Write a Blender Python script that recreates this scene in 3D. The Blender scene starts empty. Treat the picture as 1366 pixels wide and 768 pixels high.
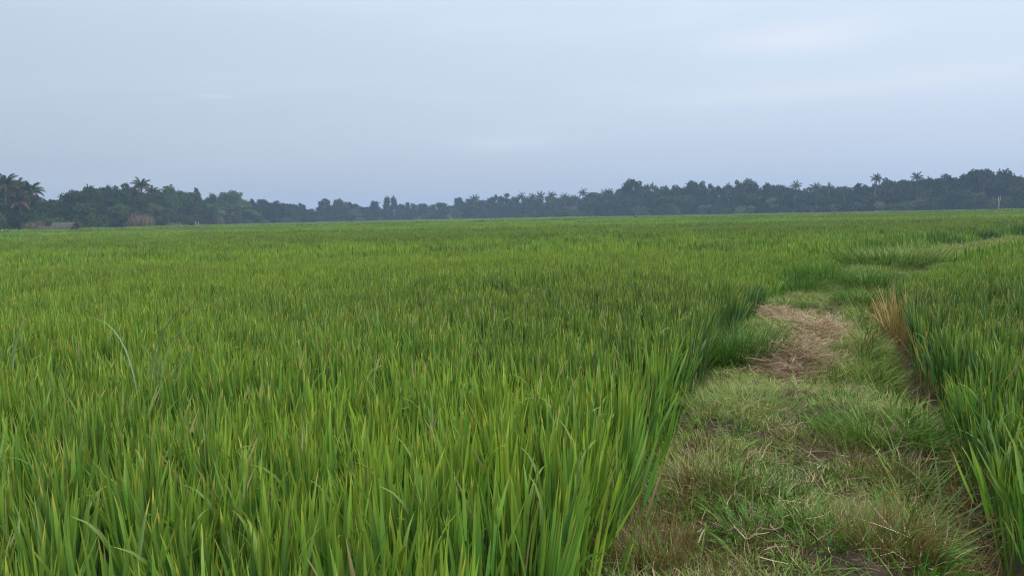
import bpy, math
import numpy as np
from mathutils import Matrix, Vector

S = bpy.context.scene
COL = S.collection
R_ = math.radians
rng = np.random.default_rng(11)

# ------------------------------------------------------------------ camera
FPX = 1052.0            # focal length of the photograph in its own pixels
CAM_Z = 1.30            # above the top of the earth bund (z = 0)
PITCH, ROLL = 5.15, 1.14
CM = Matrix.Rotation(R_(90 - PITCH), 4, 'X') @ Matrix.Rotation(R_(-ROLL), 4, 'Z')
cam = bpy.data.cameras.new('camera')
cam.sensor_width = 36; cam.lens = 36 * FPX / 1366
cam.clip_start = 0.05; cam.clip_end = 6000
co = bpy.data.objects.new('camera', cam); COL.objects.link(co)
co.matrix_world = Matrix.Translation((0, 0, CAM_Z)) @ CM
S.camera = co

# ------------------------------------------------------------------ light and exposure
SUN_EL, SUN_AZ = 48, 150        # degrees; azimuth clockwise from +Y
S.view_settings.view_transform = 'Standard'
S.view_settings.look = 'None'
S.view_settings.exposure = 0.30
S.view_settings.gamma = 1.0
S.view_settings.use_curve_mapping = False
W = bpy.data.worlds.new('World'); S.world = W; W.use_nodes = True
nt = W.node_tree; nt.nodes.clear()
def N(t, ty, **kw):
    n = t.nodes.new(ty)
    for k, v in kw.items(): setattr(n, k, v)
    return n
def mathn(t, op, a, b=None, clamp=False):
    n = N(t, 'ShaderNodeMath', operation=op, use_clamp=clamp)
    for i, x in enumerate((a, b)):
        if x is None: continue
        if isinstance(x, (int, float)): n.inputs[i].default_value = x
        else: t.links.new(x, n.inputs[i])
    return n.outputs[0]
def mixc(t, f, a, b, mode='MIX'):
    n = N(t, 'ShaderNodeMix', data_type='RGBA', blend_type=mode)
    for i, x in ((0, f), (6, a), (7, b)):
        if isinstance(x, (int, float)): n.inputs[i].default_value = x
        elif isinstance(x, tuple): n.inputs[i].default_value = (*x, 1)
        else: t.links.new(x, n.inputs[i])
    return n.outputs[2]
def ramp(t, f, stops):
    n = N(t, 'ShaderNodeValToRGB'); e = n.color_ramp.elements
    while len(e) < len(stops): e.new(0.5)
    for el, (p, c) in zip(e, stops): el.position = p; el.color = (*c, 1) if len(c) == 3 else c
    t.links.new(f, n.inputs[0]); return n.outputs[0]
def build_world():
    sky = N(nt, 'ShaderNodeTexSky', sky_type='NISHITA', sun_disc=False)
    sky.sun_elevation = R_(SUN_EL); sky.sun_rotation = R_(SUN_AZ)
    sky.air_density = 1.2; sky.dust_density = 2.5; sky.ozone_density = 2.0
    bg = N(nt, 'ShaderNodeBackground'); bg.inputs[1].default_value = 0.07
    nt.links.new(sky.outputs[0], bg.inputs[0])
    tc = N(nt, 'ShaderNodeTexCoord')
    sep = N(nt, 'ShaderNodeSeparateXYZ'); nt.links.new(tc.outputs['Generated'], sep.inputs[0])
    up = mathn(nt, 'MAXIMUM', sep.outputs[2], 0.0)
    # thin overcast: brighter and whiter with height, bluer low down
    grad = ramp(nt, up, [(0.0, (0.38, 0.455, 0.595)), (0.10, (0.51, 0.59, 0.72)), (0.24, (0.60, 0.695, 0.82)),
                         (0.45, (0.95, 1.0, 1.08)), (1.0, (1.7, 1.72, 1.76))])
    # slightly brighter cloud to the right, a little bluer to the left
    side = mathn(nt, 'ADD', mathn(nt, 'MULTIPLY', sep.outputs[0], 0.24), 0.985)
    grad2 = mixc(nt, 1.0, grad, side, 'MULTIPLY')
    mp = N(nt, 'ShaderNodeMapping'); mp.inputs['Scale'].default_value = (1.5, 1.2, 9.0)
    mp.inputs['Location'].default_value = (0.35, 0.0, 0.2)
    nt.links.new(tc.outputs['Generated'], mp.inputs[0])
    nz = N(nt, 'ShaderNodeTexNoise'); nz.inputs['Scale'].default_value = 1.7
    nz.inputs['Detail'].default_value = 5.0; nz.inputs['Roughness'].default_value = 0.5
    nt.links.new(mp.outputs[0], nz.inputs[0])
    cl = ramp(nt, nz.outputs[0], [(0.34, (0.98, 0.983, 0.99)), (0.52, (1.0, 1.0, 1.0)), (0.70, (1.06, 1.045, 1.03))])
    grad3 = mixc(nt, 1.0, grad2, cl, 'MULTIPLY')
    for (u, v, wx, wz, am) in ((1060, 52, 0.085, 0.016, 0.075), (1240, 110, 0.16, 0.02, 0.04), (990, 130, 0.12, 0.012, 0.03), (285, 126, 0.02, 0.003, 0.025), (680, 186, 0.06, 0.008, 0.03)):
        d = ray(u, v); d = d / np.linalg.norm(d)
        ex = mathn(nt, 'POWER', mathn(nt, 'DIVIDE', mathn(nt, 'SUBTRACT', sep.outputs[0], float(d[0])), wx), 2.0)
        ez = mathn(nt, 'POWER', mathn(nt, 'DIVIDE', mathn(nt, 'ADD', mathn(nt, 'SUBTRACT', sep.outputs[2], float(d[2])), mathn(nt, 'MULTIPLY', mathn(nt, 'SUBTRACT', nz.outputs[0], 0.5), 0.05)), wz), 2.0)
        g = mathn(nt, 'POWER', 2.718, mathn(nt, 'MULTIPLY', mathn(nt, 'ADD', ex, ez), -1.0))
        g = mathn(nt, 'MULTIPLY', g, mathn(nt, 'GREATER_THAN', sep.outputs[1], 0.0))
        grad3 = mixc(nt, mathn(nt, 'MULTIPLY', g, am * 5, True), grad3, (0.86, 0.86, 0.90))
    bg2 = N(nt, 'ShaderNodeBackground'); nt.links.new(grad3, bg2.inputs[0]); bg2.inputs[1].default_value = 1.0
    mx = N(nt, 'ShaderNodeMixShader'); mx.inputs[0].default_value = 0.85
    nt.links.new(bg.outputs[0], mx.inputs[1]); nt.links.new(bg2.outputs[0], mx.inputs[2])
    out = N(nt, 'ShaderNodeOutputWorld'); nt.links.new(mx.outputs[0], out.inputs[0])
sl = bpy.data.lights.new('sun', 'SUN'); sl.energy = 1.5; sl.angle = R_(30); sl.color = (1.0, 0.96, 0.90)
so = bpy.data.objects.new('sun', sl); COL.objects.link(so)
sd = Vector((math.sin(R_(SUN_AZ)) * math.cos(R_(SUN_EL)), math.cos(R_(SUN_AZ)) * math.cos(R_(SUN_EL)), math.sin(R_(SUN_EL))))
so.rotation_euler = sd.to_track_quat('Z', 'Y').to_euler(); so.location = sd * 50
S.render.engine = 'CYCLES'
c = S.cycles
c.max_bounces = 5; c.diffuse_bounces = 3; c.glossy_bounces = 1; c.transmission_bounces = 3
c.transparent_max_bounces = 4; c.volume_bounces = 1; c.caustics_reflective = False; c.caustics_refractive = False
c.use_denoising = True; c.denoising_input_passes = 'RGB_ALBEDO_NORMAL'; c.denoising_prefilter = 'NONE'; c.filter_width = 1.2

# ------------------------------------------------------------------ pixel <-> place
RM = np.array(CM.to_3x3())
def ray(u, v):
    return RM @ np.array([(u - 683) / FPX, -(v - 384) / FPX, -1.0])
def G(u, v, z=0.0):                       # point seen at pixel (u, v) on the level z
    d = ray(u, v); k = (z - CAM_Z) / d[2]
    return np.array([d[0] * k, d[1] * k, z])
def at(u, dist):                          # place under pixel column u at ground distance dist
    hv = horizon(u); d = ray(u, hv); k = dist / math.hypot(d[0], d[1])
    return d[0] * k, d[1] * k
def horizon(u):
    lo, hi = 200.0, 400.0
    for _ in range(30):
        m = (lo + hi) / 2
        if ray(u, m)[2] > 0: lo = m
        else: hi = m
    return lo
def zat(u, v, dist):                      # height seen at pixel (u, v) at ground distance dist
    d = ray(u, v); return CAM_Z + d[2] * dist / math.hypot(d[0], d[1])

build_world()

# ------------------------------------------------------------------ noise in numpy
_pt = np.random.default_rng(5).random((64, 64))
def vnoise(x, y):
    x = np.asarray(x, float); y = np.asarray(y, float)
    xi = np.floor(x).astype(int); yi = np.floor(y).astype(int)
    fx = x - xi; fy = y - yi; fx = fx * fx * (3 - 2 * fx); fy = fy * fy * (3 - 2 * fy)
    a = _pt[xi % 64, yi % 64]; b = _pt[(xi + 1) % 64, yi % 64]
    c_ = _pt[xi % 64, (yi + 1) % 64]; d = _pt[(xi + 1) % 64, (yi + 1) % 64]
    return (a * (1 - fx) + b * fx) * (1 - fy) + (c_ * (1 - fx) + d * fx) * fy
def fbm(x, y, o=4):
    s = 0; a = 0.5
    for k in range(o): s = s + a * vnoise(x * 2 ** k + 7.3 * k, y * 2 ** k + 3.1 * k); a *= 0.5
    return s

# ------------------------------------------------------------------ object helpers
def mesh(name, V, F, attrs=None, mats=(), smooth=False):
    V = np.asarray(V, np.float32); m = bpy.data.meshes.new(name)
    if isinstance(F, np.ndarray): F = [F]
    tot = sum(len(f) for f in F); lt = np.concatenate([np.full(len(f), f.shape[1], np.int32) for f in F if len(f)])
    li = np.concatenate([np.asarray(f, np.int32).ravel() for f in F if len(f)])
    m.vertices.add(len(V)); m.vertices.foreach_set('co', V.ravel())
    m.loops.add(len(li)); m.loops.foreach_set('vertex_index', li)
    m.polygons.add(tot); ls = np.zeros(tot, np.int32); ls[1:] = np.cumsum(lt)[:-1]
    m.polygons.foreach_set('loop_start', ls)
    if smooth: m.polygons.foreach_set('use_smooth', np.ones(tot, bool))
    for k, a in (attrs or {}).items():
        at_ = m.attributes.new(k, 'FLOAT', 'POINT'); at_.data.foreach_set('value', np.asarray(a, np.float32))
    for x in mats: m.materials.append(x)
    m.update(calc_edges=True); return m
def link(name, data, parent=None, loc=(0, 0, 0)):
    o = bpy.data.objects.new(name, data); COL.objects.link(o); o.location = loc
    if parent is not None: o.parent = parent
    return o
def tag(o, label=None, cat=None, group=None, kind=None):
    if label: o['label'] = label
    if cat: o['category'] = cat
    if group: o['group'] = group
    if kind: o['kind'] = kind
    return o
class MB:                                  # collects simple shapes
    def __init__(s): s.V = []; s.Q = []; s.T = []; s.A = []; s.n = 0
    def add(s, V, Q=None, T=None, a=0.0):
        V = np.asarray(V, float)
        if Q is not None and len(Q): s.Q.append(np.asarray(Q) + s.n)
        if T is not None and len(T): s.T.append(np.asarray(T) + s.n)
        s.V.append(V); s.A.append(np.full(len(V), a) if np.isscalar(a) else a); s.n += len(V)
    def box(s, x0, y0, z0, x1, y1, z1):
        V = [(x0, y0, z0), (x1, y0, z0), (x1, y1, z0), (x0, y1, z0), (x0, y0, z1), (x1, y0, z1), (x1, y1, z1), (x0, y1, z1)]
        s.add(V, [(0, 3, 2, 1), (4, 5, 6, 7), (0, 1, 5, 4), (1, 2, 6, 5), (2, 3, 7, 6), (3, 0, 4, 7)])
    def tube(s, P, r, n=7, cap=True, a=0.0):
        P = np.asarray(P, float); r = np.broadcast_to(r, len(P)); V = []
        t = np.gradient(P, axis=0)
        for p, q, rr in zip(P, t, r):
            q = q / (np.linalg.norm(q) + 1e-9); u = np.cross(q, (0.31, 0.9, 0.2)); u /= np.linalg.norm(u); w = np.cross(q, u)
            for k in range(n):
                an = 2 * math.pi * k / n; V.append(p + rr * (u * math.cos(an) + w * math.sin(an)))
        Q = [(i * n + k, i * n + (k + 1) % n, (i + 1) * n + (k + 1) % n, (i + 1) * n + k) for i in range(len(P) - 1) for k in range(n)]
        T = []
        if cap:
            V.append(P[0]); V.append(P[-1]); e = len(V)
            T = [(e - 2, (k + 1) % n, k) for k in range(n)] + [(e - 1, (len(P) - 1) * n + k, (len(P) - 1) * n + (k + 1) % n) for k in range(n)]
        s.add(V, Q, T, a)
    def mesh(s, name, mats=(), smooth=False):
        F = []
        if s.Q: F.append(np.concatenate(s.Q))
        if s.T: F.append(np.concatenate(s.T))
        return mesh(name, np.concatenate(s.V), F, {'rnd': np.concatenate(s.A)}, mats, smooth)

def blades(base, az, lean, curve, length, width, nseg=5, fold=0.25, twist=0.0, power=1.3, prof='leaf', r=None, lat=0.0):
    """vectorised grass blades: returns V, quads, t, r"""
    n = len(base); z = np.zeros(n)
    az, lean, curve, length, width, twist, lat = [np.broadcast_to(np.asarray(q, float), (n,)) for q in (az, lean, curve, length, width, twist, lat)]
    if r is None: r = rng.random(n)
    s = np.linspace(0, 1, nseg + 1)
    if prof == 'leaf': wp = (0.45 + 0.55 * np.minimum(1, s * 3.5)) * np.clip(1 - s ** 2.6, 0.03, 1)
    elif prof == 'stem': wp = np.clip(1 - 0.35 * s, 0, 1)
    else: wp = np.clip(1 - s ** 1.6, 0.04, 1)
    V = np.zeros((n, nseg + 1, 3 if fold else 2, 3)); p = base.copy()
    ca, sa = np.cos(az), np.sin(az)
    for i in range(nseg + 1):
        th = lean + curve * s[i] ** power; az_i = az + lat * s[i]
        ca, sa = np.cos(az_i), np.sin(az_i)
        d = np.stack([np.sin(th) * ca, np.sin(th) * sa, np.cos(th)], 1)
        nr = np.stack([np.cos(th) * ca, np.cos(th) * sa, -np.sin(th)], 1)
        h = np.stack([-sa, ca, z], 1)
        tw = twist * (0.4 + 0.6 * s[i])
        side = h * np.cos(tw)[:, None] + nr * np.sin(tw)[:, None]
        w = (width * wp[i] / 2)[:, None]
        if fold:
            nn = np.cross(side, d)
            V[:, i, 0] = p - side * w; V[:, i, 1] = p + nn * w * 2 * fold; V[:, i, 2] = p + side * w
        else:
            V[:, i, 0] = p - side * w; V[:, i, 1] = p + side * w
        p = p + d * (length / nseg)[:, None]
    k = V.shape[2]; per = (nseg + 1) * k
    q = []
    for i in range(nseg):
        for j in range(k - 1): q.append((i * k + j, i * k + j + 1, (i + 1) * k + j + 1, (i + 1) * k + j))
    q = np.array(q); Q = (q[None] + (np.arange(n) * per)[:, None, None]).reshape(-1, 4)
    t = np.broadcast_to(np.repeat(s, k)[None], (n, per)).ravel()
    return V.reshape(-1, 3), Q, t, np.repeat(r, per)
def join(parts):
    V = []; Q = []; T = []; R = []; n = 0
    for v, q, t, r in parts: V.append(v); Q.append(q + n); T.append(t); R.append(r); n += len(v)
    return np.concatenate(V), np.concatenate(Q), np.concatenate(T), np.concatenate(R)
def bmesh_obj(name, parts, mat, smooth=True):
    V, Q, t, r = join(parts); return mesh(name, V, Q, {'t': t, 'r': r}, [mat], smooth)
def U(a, b, n=None): return rng.uniform(a, b, n)

# ------------------------------------------------------------------ materials
def new_mat(name):
    m = bpy.data.materials.new(name); m.use_nodes = True; t = m.node_tree; t.nodes.clear(); return m, t
def attr(t, name, ty='GEOMETRY'):
    return N(t, 'ShaderNodeAttribute', attribute_name=name, attribute_type=ty).outputs['Fac']
def leaf_shader(t, colr, trans=0.35, rough=0.45, gloss=0.08, warm=1.25):
    d = N(t, 'ShaderNodeBsdfDiffuse'); t.links.new(colr, d.inputs[0])
    tr = N(t, 'ShaderNodeBsdfTranslucent')
    tcol = mixc(t, 1.0, colr, (warm, 1.2, 0.6), 'MULTIPLY'); t.links.new(tcol, tr.inputs[0])
    m1 = N(t, 'ShaderNodeMixShader'); m1.inputs[0].default_value = trans
    t.links.new(d.outputs[0], m1.inputs[1]); t.links.new(tr.outputs[0], m1.inputs[2])
    out = N(t, 'ShaderNodeOutputMaterial')
    if gloss > 0:
        g = N(t, 'ShaderNodeBsdfGlossy'); g.inputs['Roughness'].default_value = rough; g.inputs[0].default_value = (0.8, 0.9, 0.95, 1)
        m2 = N(t, 'ShaderNodeMixShader'); m2.inputs[0].default_value = gloss
        t.links.new(m1.outputs[0], m2.inputs[1]); t.links.new(g.outputs[0], m2.inputs[2]); t.links.new(m2.outputs[0], out.inputs[0])
    else: t.links.new(m1.outputs[0], out.inputs[0])
def mat_rice(name, inst=True):
    m, t = new_mat(name)
    tt = attr(t, 't'); r = attr(t, 'r')
    tone = attr(t, 'tone', 'INSTANCER') if inst else attr(t, 'r')
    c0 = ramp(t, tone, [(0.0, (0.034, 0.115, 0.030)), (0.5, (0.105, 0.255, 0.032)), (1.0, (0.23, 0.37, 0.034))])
    # per-blade hue
    hs = N(t, 'ShaderNodeHueSaturation'); t.links.new(c0, hs.inputs['Color'])
    t.links.new(mathn(t, 'ADD', mathn(t, 'MULTIPLY', r, -0.04), 0.515), hs.inputs['Hue'])
    t.links.new(mathn(t, 'ADD', mathn(t, 'MULTIPLY', mathn(t, 'FRACT', mathn(t, 'MULTIPLY', r, 7.31)), 1.05), 0.47), hs.inputs['Value'])
    # paler midrib/sheath at base, yellow-orange dried tips on part of the blades
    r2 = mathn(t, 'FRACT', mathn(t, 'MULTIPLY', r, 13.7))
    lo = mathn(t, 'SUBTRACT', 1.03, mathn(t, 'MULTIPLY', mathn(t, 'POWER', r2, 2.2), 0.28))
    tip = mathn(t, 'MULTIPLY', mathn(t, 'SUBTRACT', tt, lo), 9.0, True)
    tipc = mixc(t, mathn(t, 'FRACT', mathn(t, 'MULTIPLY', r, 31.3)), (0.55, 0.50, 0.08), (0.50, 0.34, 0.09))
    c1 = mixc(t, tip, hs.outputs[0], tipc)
    # yellowing towards the tip of all, plus light on the tips painted in
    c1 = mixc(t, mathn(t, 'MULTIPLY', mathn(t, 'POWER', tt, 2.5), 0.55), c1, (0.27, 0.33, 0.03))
    dead = mathn(t, 'GREATER_THAN', r, 0.984)
    c2 = mixc(t, mathn(t, 'MULTIPLY', dead, 0.85), c1, (0.36, 0.30, 0.17))
    leaf_shader(t, c2, trans=0.22, gloss=0.03, rough=0.45)
    return m
def mat_grass(name, stops, trans=0.3, gloss=0.012, tipc=None, tipf=0.5):
    m, t = new_mat(name)
    tt = attr(t, 't'); r = attr(t, 'r')
    oi = N(t, 'ShaderNodeObjectInfo').outputs['Random']
    f = mathn(t, 'FRACT', mathn(t, 'ADD', mathn(t, 'MULTIPLY', r, 0.6), mathn(t, 'MULTIPLY', oi, 0.4)))
    c0 = ramp(t, f, stops)
    hv = N(t, 'ShaderNodeHueSaturation'); t.links.new(c0, hv.inputs['Color'])
    t.links.new(mathn(t, 'ADD', mathn(t, 'MULTIPLY', mathn(t, 'FRACT', mathn(t, 'MULTIPLY', r, 23.7)), 0.9), 0.55), hv.inputs['Value']); c0 = hv.outputs[0]
    if tipc: c0 = mixc(t, mathn(t, 'MULTIPLY', mathn(t, 'POWER', tt, 2.0), tipf), c0, tipc)
    leaf_shader(t, c0, trans=trans, gloss=gloss)
    return m
def mat_simple(name, c1, c2, scale=8.0, rough=0.9, detail=6.0, bump=0.4, coord='Object'):
    m, t = new_mat(name); tc = N(t, 'ShaderNodeTexCoord')
    nz = N(t, 'ShaderNodeTexNoise'); nz.inputs['Scale'].default_value = scale; nz.inputs['Detail'].default_value = detail
    t.links.new(tc.outputs[coord], nz.inputs[0])
    c0 = ramp(t, nz.outputs[0], [(0.3, c1), (0.7, c2)])
    b = N(t, 'ShaderNodeBsdfPrincipled'); t.links.new(c0, b.inputs['Base Color']); b.inputs['Roughness'].default_value = rough
    b.inputs['Specular IOR Level'].default_value = 0.25
    bp = N(t, 'ShaderNodeBump'); bp.inputs['Strength'].default_value = bump; bp.inputs['Distance'].default_value = 0.02
    t.links.new(nz.outputs[0], bp.inputs['Height']); t.links.new(bp.outputs[0], b.inputs['Normal'])
    out = N(t, 'ShaderNodeOutputMaterial'); t.links.new(b.outputs[0], out.inputs[0]); return m
def mat_crown(name, a, b_, trans=0.2):
    m, t = new_mat(name); r = attr(t, 'rnd'); oi = N(t, 'ShaderNodeObjectInfo').outputs['Random']
    c0 = mixc(t, r, a, b_)
    hs = N(t, 'ShaderNodeHueSaturation'); t.links.new(c0, hs.inputs['Color'])
    t.links.new(mathn(t, 'ADD', mathn(t, 'MULTIPLY', oi, 0.05), 0.475), hs.inputs['Hue'])
    t.links.new(mathn(t, 'ADD', mathn(t, 'MULTIPLY', mathn(t, 'FRACT', mathn(t, 'MULTIPLY', oi, 9.7)), 0.7), 0.65), hs.inputs['Value'])
    leaf_shader(t, hs.outputs[0], trans=trans, gloss=0.0)
    return m

M = {}
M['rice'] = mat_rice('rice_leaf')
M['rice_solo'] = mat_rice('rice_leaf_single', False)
M['grass'] = mat_grass('bund_grass', [(0.0, (0.05, 0.13, 0.028)), (0.35, (0.13, 0.24, 0.05)), (0.65, (0.22, 0.31, 0.075)), (0.85, (0.27, 0.28, 0.11)), (1.0, (0.42, 0.35, 0.20))], tipc=(0.30, 0.28, 0.08), tipf=0.35, trans=0.18)
M['lush'] = mat_grass('tuft_grass', [(0.0, (0.035, 0.11, 0.018)), (0.6, (0.08, 0.19, 0.03)), (1.0, (0.15, 0.26, 0.05))], tipc=(0.16, 0.2, 0.03), tipf=0.3)
M['blue'] = mat_grass('broad_weed_leaf', [(0.0, (0.05, 0.13, 0.04)), (1.0, (0.11, 0.21, 0.07))], tipc=(0.15, 0.2, 0.06), tipf=0.4, gloss=0.04)
M['silver'] = mat_grass('pale_arching_leaf', [(0.0, (0.13, 0.22, 0.10)), (1.0, (0.22, 0.31, 0.17))], gloss=0.06)
M['straw'] = mat_grass('dry_straw', [(0.0, (0.13, 0.085, 0.055)), (0.5, (0.38, 0.265, 0.165)), (1.0, (0.60, 0.47, 0.32))], trans=0.12, gloss=0.04)
M['brown'] = mat_grass('reddish_grass', [(0.0, (0.11, 0.075, 0.03)), (0.5, (0.19, 0.12, 0.055)), (1.0, (0.16, 0.17, 0.05))], trans=0.2)
M['orange'] = mat_grass('withered_rice', [(0.0, (0.16, 0.19, 0.05)), (0.45, (0.36, 0.27, 0.10)), (1.0, (0.48, 0.40, 0.24))], trans=0.25)
M['pale'] = mat_grass('bleached_stalk', [(0.0, (0.28, 0.22, 0.14)), (1.0, (0.42, 0.35, 0.24))], trans=0.1)
M['soil'] = mat_simple('bund_soil', (0.025, 0.02, 0.014), (0.075, 0.056, 0.04), 14, 0.95, bump=0.7)
M['mud'] = mat_simple('paddy_mud', (0.016, 0.017, 0.010), (0.04, 0.036, 0.022), 1.6, 0.75)
M['bark'] = mat_simple('tree_bark', (0.06, 0.05, 0.04), (0.14, 0.12, 0.10), 3, 0.95)
M['palmbark'] = mat_simple('palm_trunk_bark', (0.06, 0.055, 0.05), (0.13, 0.12, 0.11), 3, 0.95)
M['palebark'] = mat_simple('pale_bark', (0.18, 0.18, 0.165), (0.34, 0.34, 0.31), 2, 0.9)
M['crown'] = mat_crown('crown_leaves', (0.010, 0.028, 0.012), (0.034, 0.068, 0.022))
M['crown3'] = mat_crown('green_crown_leaves', (0.018, 0.044, 0.014), (0.058, 0.098, 0.028))
M['crown2'] = mat_crown('light_crown_leaves', (0.045, 0.075, 0.025), (0.10, 0.14, 0.05))
M['frond'] = mat_crown('palm_fronds', (0.022, 0.042, 0.020), (0.06, 0.075, 0.032))
M['dryfrond'] = mat_crown('dry_fronds', (0.12, 0.08, 0.04), (0.24, 0.16, 0.08))
M['tanreed'] = mat_grass('tan_reeds', [(0.0, (0.05, 0.07, 0.03)), (0.5, (0.15, 0.13, 0.075)), (1.0, (0.28, 0.22, 0.14))])
M['thatch'] = mat_simple('weathered_thatch', (0.06, 0.057, 0.055), (0.15, 0.14, 0.13), 5, 0.95)
M['darkwood'] = mat_simple('dark_timber', (0.025, 0.02, 0.018), (0.06, 0.05, 0.042), 4, 0.9)
M['redbrick'] = mat_simple('reddish_wall', (0.16, 0.09, 0.075), (0.26, 0.16, 0.13), 3, 0.9)
M['white'] = mat_simple('whitewash', (0.20, 0.20, 0.19), (0.32, 0.32, 0.30), 3, 0.8)

# ------------------------------------------------------------------ bund edges (functions of y)
Lp = [(790, 768), (850, 680), (895, 590), (925, 520), (945, 480), (976, 440), (1018, 408), (1052, 386), (1108, 363), (1162, 348), (1235, 336)]
Rp = [(1300, 768), (1275, 690), (1250, 600), (1215, 530), (1187, 480), (1166, 440), (1165, 412), (1192, 389), (1236, 366), (1280, 352), (1325, 341)]
LE = np.array([G(*p)[:2] for p in Lp]); RE = np.array([G(*p)[:2] for p in Rp])
def extend(E):
    d = (E[1] - E[0]) / (E[1][1] - E[0][1]); a = E[0] + d * (-4 - E[0][1])
    d2 = (E[-1] - E[-2]) / (E[-1][1] - E[-2][1]); b = E[-1] + d2 * 30
    return np.vstack([a, E, b])
LE, RE = extend(LE), extend(RE)
def XL(y): return np.interp(y, LE[:, 1], LE[:, 0]) + 0.22 * (fbm(np.asarray(y) * 1.3 + 3, 0.5) - 0.47)
def XR(y): return np.interp(y, RE[:, 1], RE[:, 0]) + 0.26 * (fbm(np.asarray(y) * 1.1 + 30, 2.5) - 0.47)
def DITCH(y): return np.interp(y, [0, 3, 6, 9, 11, 14, 40], [0.14, 0.18, 0.22, 0.20, 0.12, 0.05, 0.0])
FIELD_Z = -0.25
MOUNDS = [(1165, 560, 0.5, 0.09), (1000, 545, 0.45, 0.03), (985, 462, 0.5, 0.06), (930, 640, 0.4, 0.07), (1120, 640, 0.5, -0.05), (1045, 480, 0.4, 0.03),
          (1070, 440, 0.5, 0.08), (1150, 470, 0.4, 0.06), (1103, 412, 0.6, -0.14), (1078, 380, 0.9, 0.10), (1150, 384, 0.8, 0.08), (1180, 352, 1.8, 0.2), (1060, 720, 0.5, 0.04), (1180, 740, 0.4, 0.05)]
MW = [(*G(u, v)[:2], r, h) for u, v, r, h in MOUNDS]
def bundz(x, y):
    xl, xr = XL(y), XR(y); f = (x - xl) / (xr - xl)
    e = np.minimum(f, 1 - f) * (xr - xl)               # metres in from the nearer edge
    z = -0.02 + 0.12 * (fbm(x * 1.6, y * 1.6) - 0.47) + 0.13 * (fbm(x * 4.2, y * 3.6) - 0.47)
    for mx, my, r, h in MW: z = z + h * np.exp(-((x - mx) ** 2 + ((y - my) * 0.8) ** 2) / (r * r * 0.6))
    drop = np.clip((0.16 - e) / 0.22, 0, None)
    return z - 0.30 * np.clip(drop, 0, 1.5) ** 1.4

def build_bund():
    ys = np.concatenate([np.arange(-4, 2, 0.15), np.arange(2, 14, 0.045), np.geomspace(14, 50, 90)])
    fs = np.linspace(-0.14, 1.14, 60); Y = np.repeat(ys[:, None], 60, 1); X = XL(Y) + fs[None] * (XR(Y) - XL(Y))
    Z = bundz(X, Y); n = len(ys)
    V = np.stack([X, Y, Z], -1).reshape(-1, 3)
    i, j = np.meshgrid(np.arange(n - 1), np.arange(59), indexing='ij'); b = (i * 60 + j).ravel()
    Q = np.stack([b, b + 1, b + 61, b + 60], 1)
    o = link('earth_bund', mesh('earth_bund', V, Q, None, [M['soil']], True)); o['kind'] = 'structure'
    # surrounding ground: one sheet to the horizon
    g = np.concatenate([-np.geomspace(1500, 1, 60), np.linspace(-0.9, 0.9, 10), np.geomspace(1, 1500, 60)])
    Xg, Yg = np.meshgrid(g, g); Zg = np.full_like(Xg, FIELD_Z) + 0.03 * (vnoise(Xg, Yg) - 0.5) * (np.hypot(Xg, Yg) < 60)
    k = len(g); i, j = np.meshgrid(np.arange(k - 1), np.arange(k - 1), indexing='ij'); b = (i * k + j).ravel()
    o = link('paddy_ground', mesh('paddy_ground', np.stack([Xg, Yg, Zg], -1).reshape(-1, 3), np.stack([b, b + 1, b + k + 1, b + k], 1), None, [M['mud']], True))
    o['kind'] = 'structure'
build_bund()

# ------------------------------------------------------------------ instancing for uncountable crop and turf
def proto_collection(name, meshes):
    cl = bpy.data.collections.new(name)
    for i, me in enumerate(meshes):
        o = bpy.data.objects.new('%s_source_%02d' % (name, i), me); cl.objects.link(o)
    return cl
def scatter(name, cl, P, rot, scl, idx, tone, label, cat):
    m = bpy.data.meshes.new(name); m.vertices.add(len(P)); m.vertices.foreach_set('co', np.asarray(P, np.float32).ravel())
    a = m.attributes.new('rot', 'FLOAT_VECTOR', 'POINT'); a.data.foreach_set('vector', np.asarray(rot, np.float32).ravel())
    a = m.attributes.new('scl', 'FLOAT_VECTOR', 'POINT'); a.data.foreach_set('vector', np.asarray(scl, np.float32).ravel())
    a = m.attributes.new('tone', 'FLOAT', 'POINT'); a.data.foreach_set('value', np.asarray(tone, np.float32))
    a = m.attributes.new('idx', 'INT', 'POINT'); a.data.foreach_set('value', np.asarray(idx, np.int32))
    o = link(name, m)
    g = bpy.data.node_groups.new(name + '_nodes', 'GeometryNodeTree')
    g.interface.new_socket('Geometry', in_out='INPUT', socket_type='NodeSocketGeometry')
    g.interface.new_socket('Geometry', in_out='OUTPUT', socket_type='NodeSocketGeometry')
    gi = g.nodes.new('NodeGroupInput'); go = g.nodes.new('NodeGroupOutput')
    ci = g.nodes.new('GeometryNodeCollectionInfo'); ci.inputs[0].default_value = cl
    ci.inputs['Separate Children'].default_value = True; ci.inputs['Reset Children'].default_value = True
    def na(nm, ty):
        n = g.nodes.new('GeometryNodeInputNamedAttribute'); n.data_type = ty; n.inputs[0].default_value = nm; return n.outputs[0]
    ip = g.nodes.new('GeometryNodeInstanceOnPoints'); ip.inputs['Pick Instance'].default_value = True
    er = g.nodes.new('FunctionNodeEulerToRotation')
    g.links.new(gi.outputs[0], ip.inputs['Points']); g.links.new(ci.outputs[0], ip.inputs['Instance'])
    g.links.new(na('idx', 'INT'), ip.inputs['Instance Index'])
    g.links.new(na('rot', 'FLOAT_VECTOR'), er.inputs[0]); g.links.new(er.outputs[0], ip.inputs['Rotation'])
    g.links.new(na('scl', 'FLOAT_VECTOR'), ip.inputs['Scale']); g.links.new(ip.outputs[0], go.inputs[0])
    md = o.modifiers.new('scatter', 'NODES'); md.node_group = g
    return tag(o, label, cat, kind='stuff')

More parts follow.
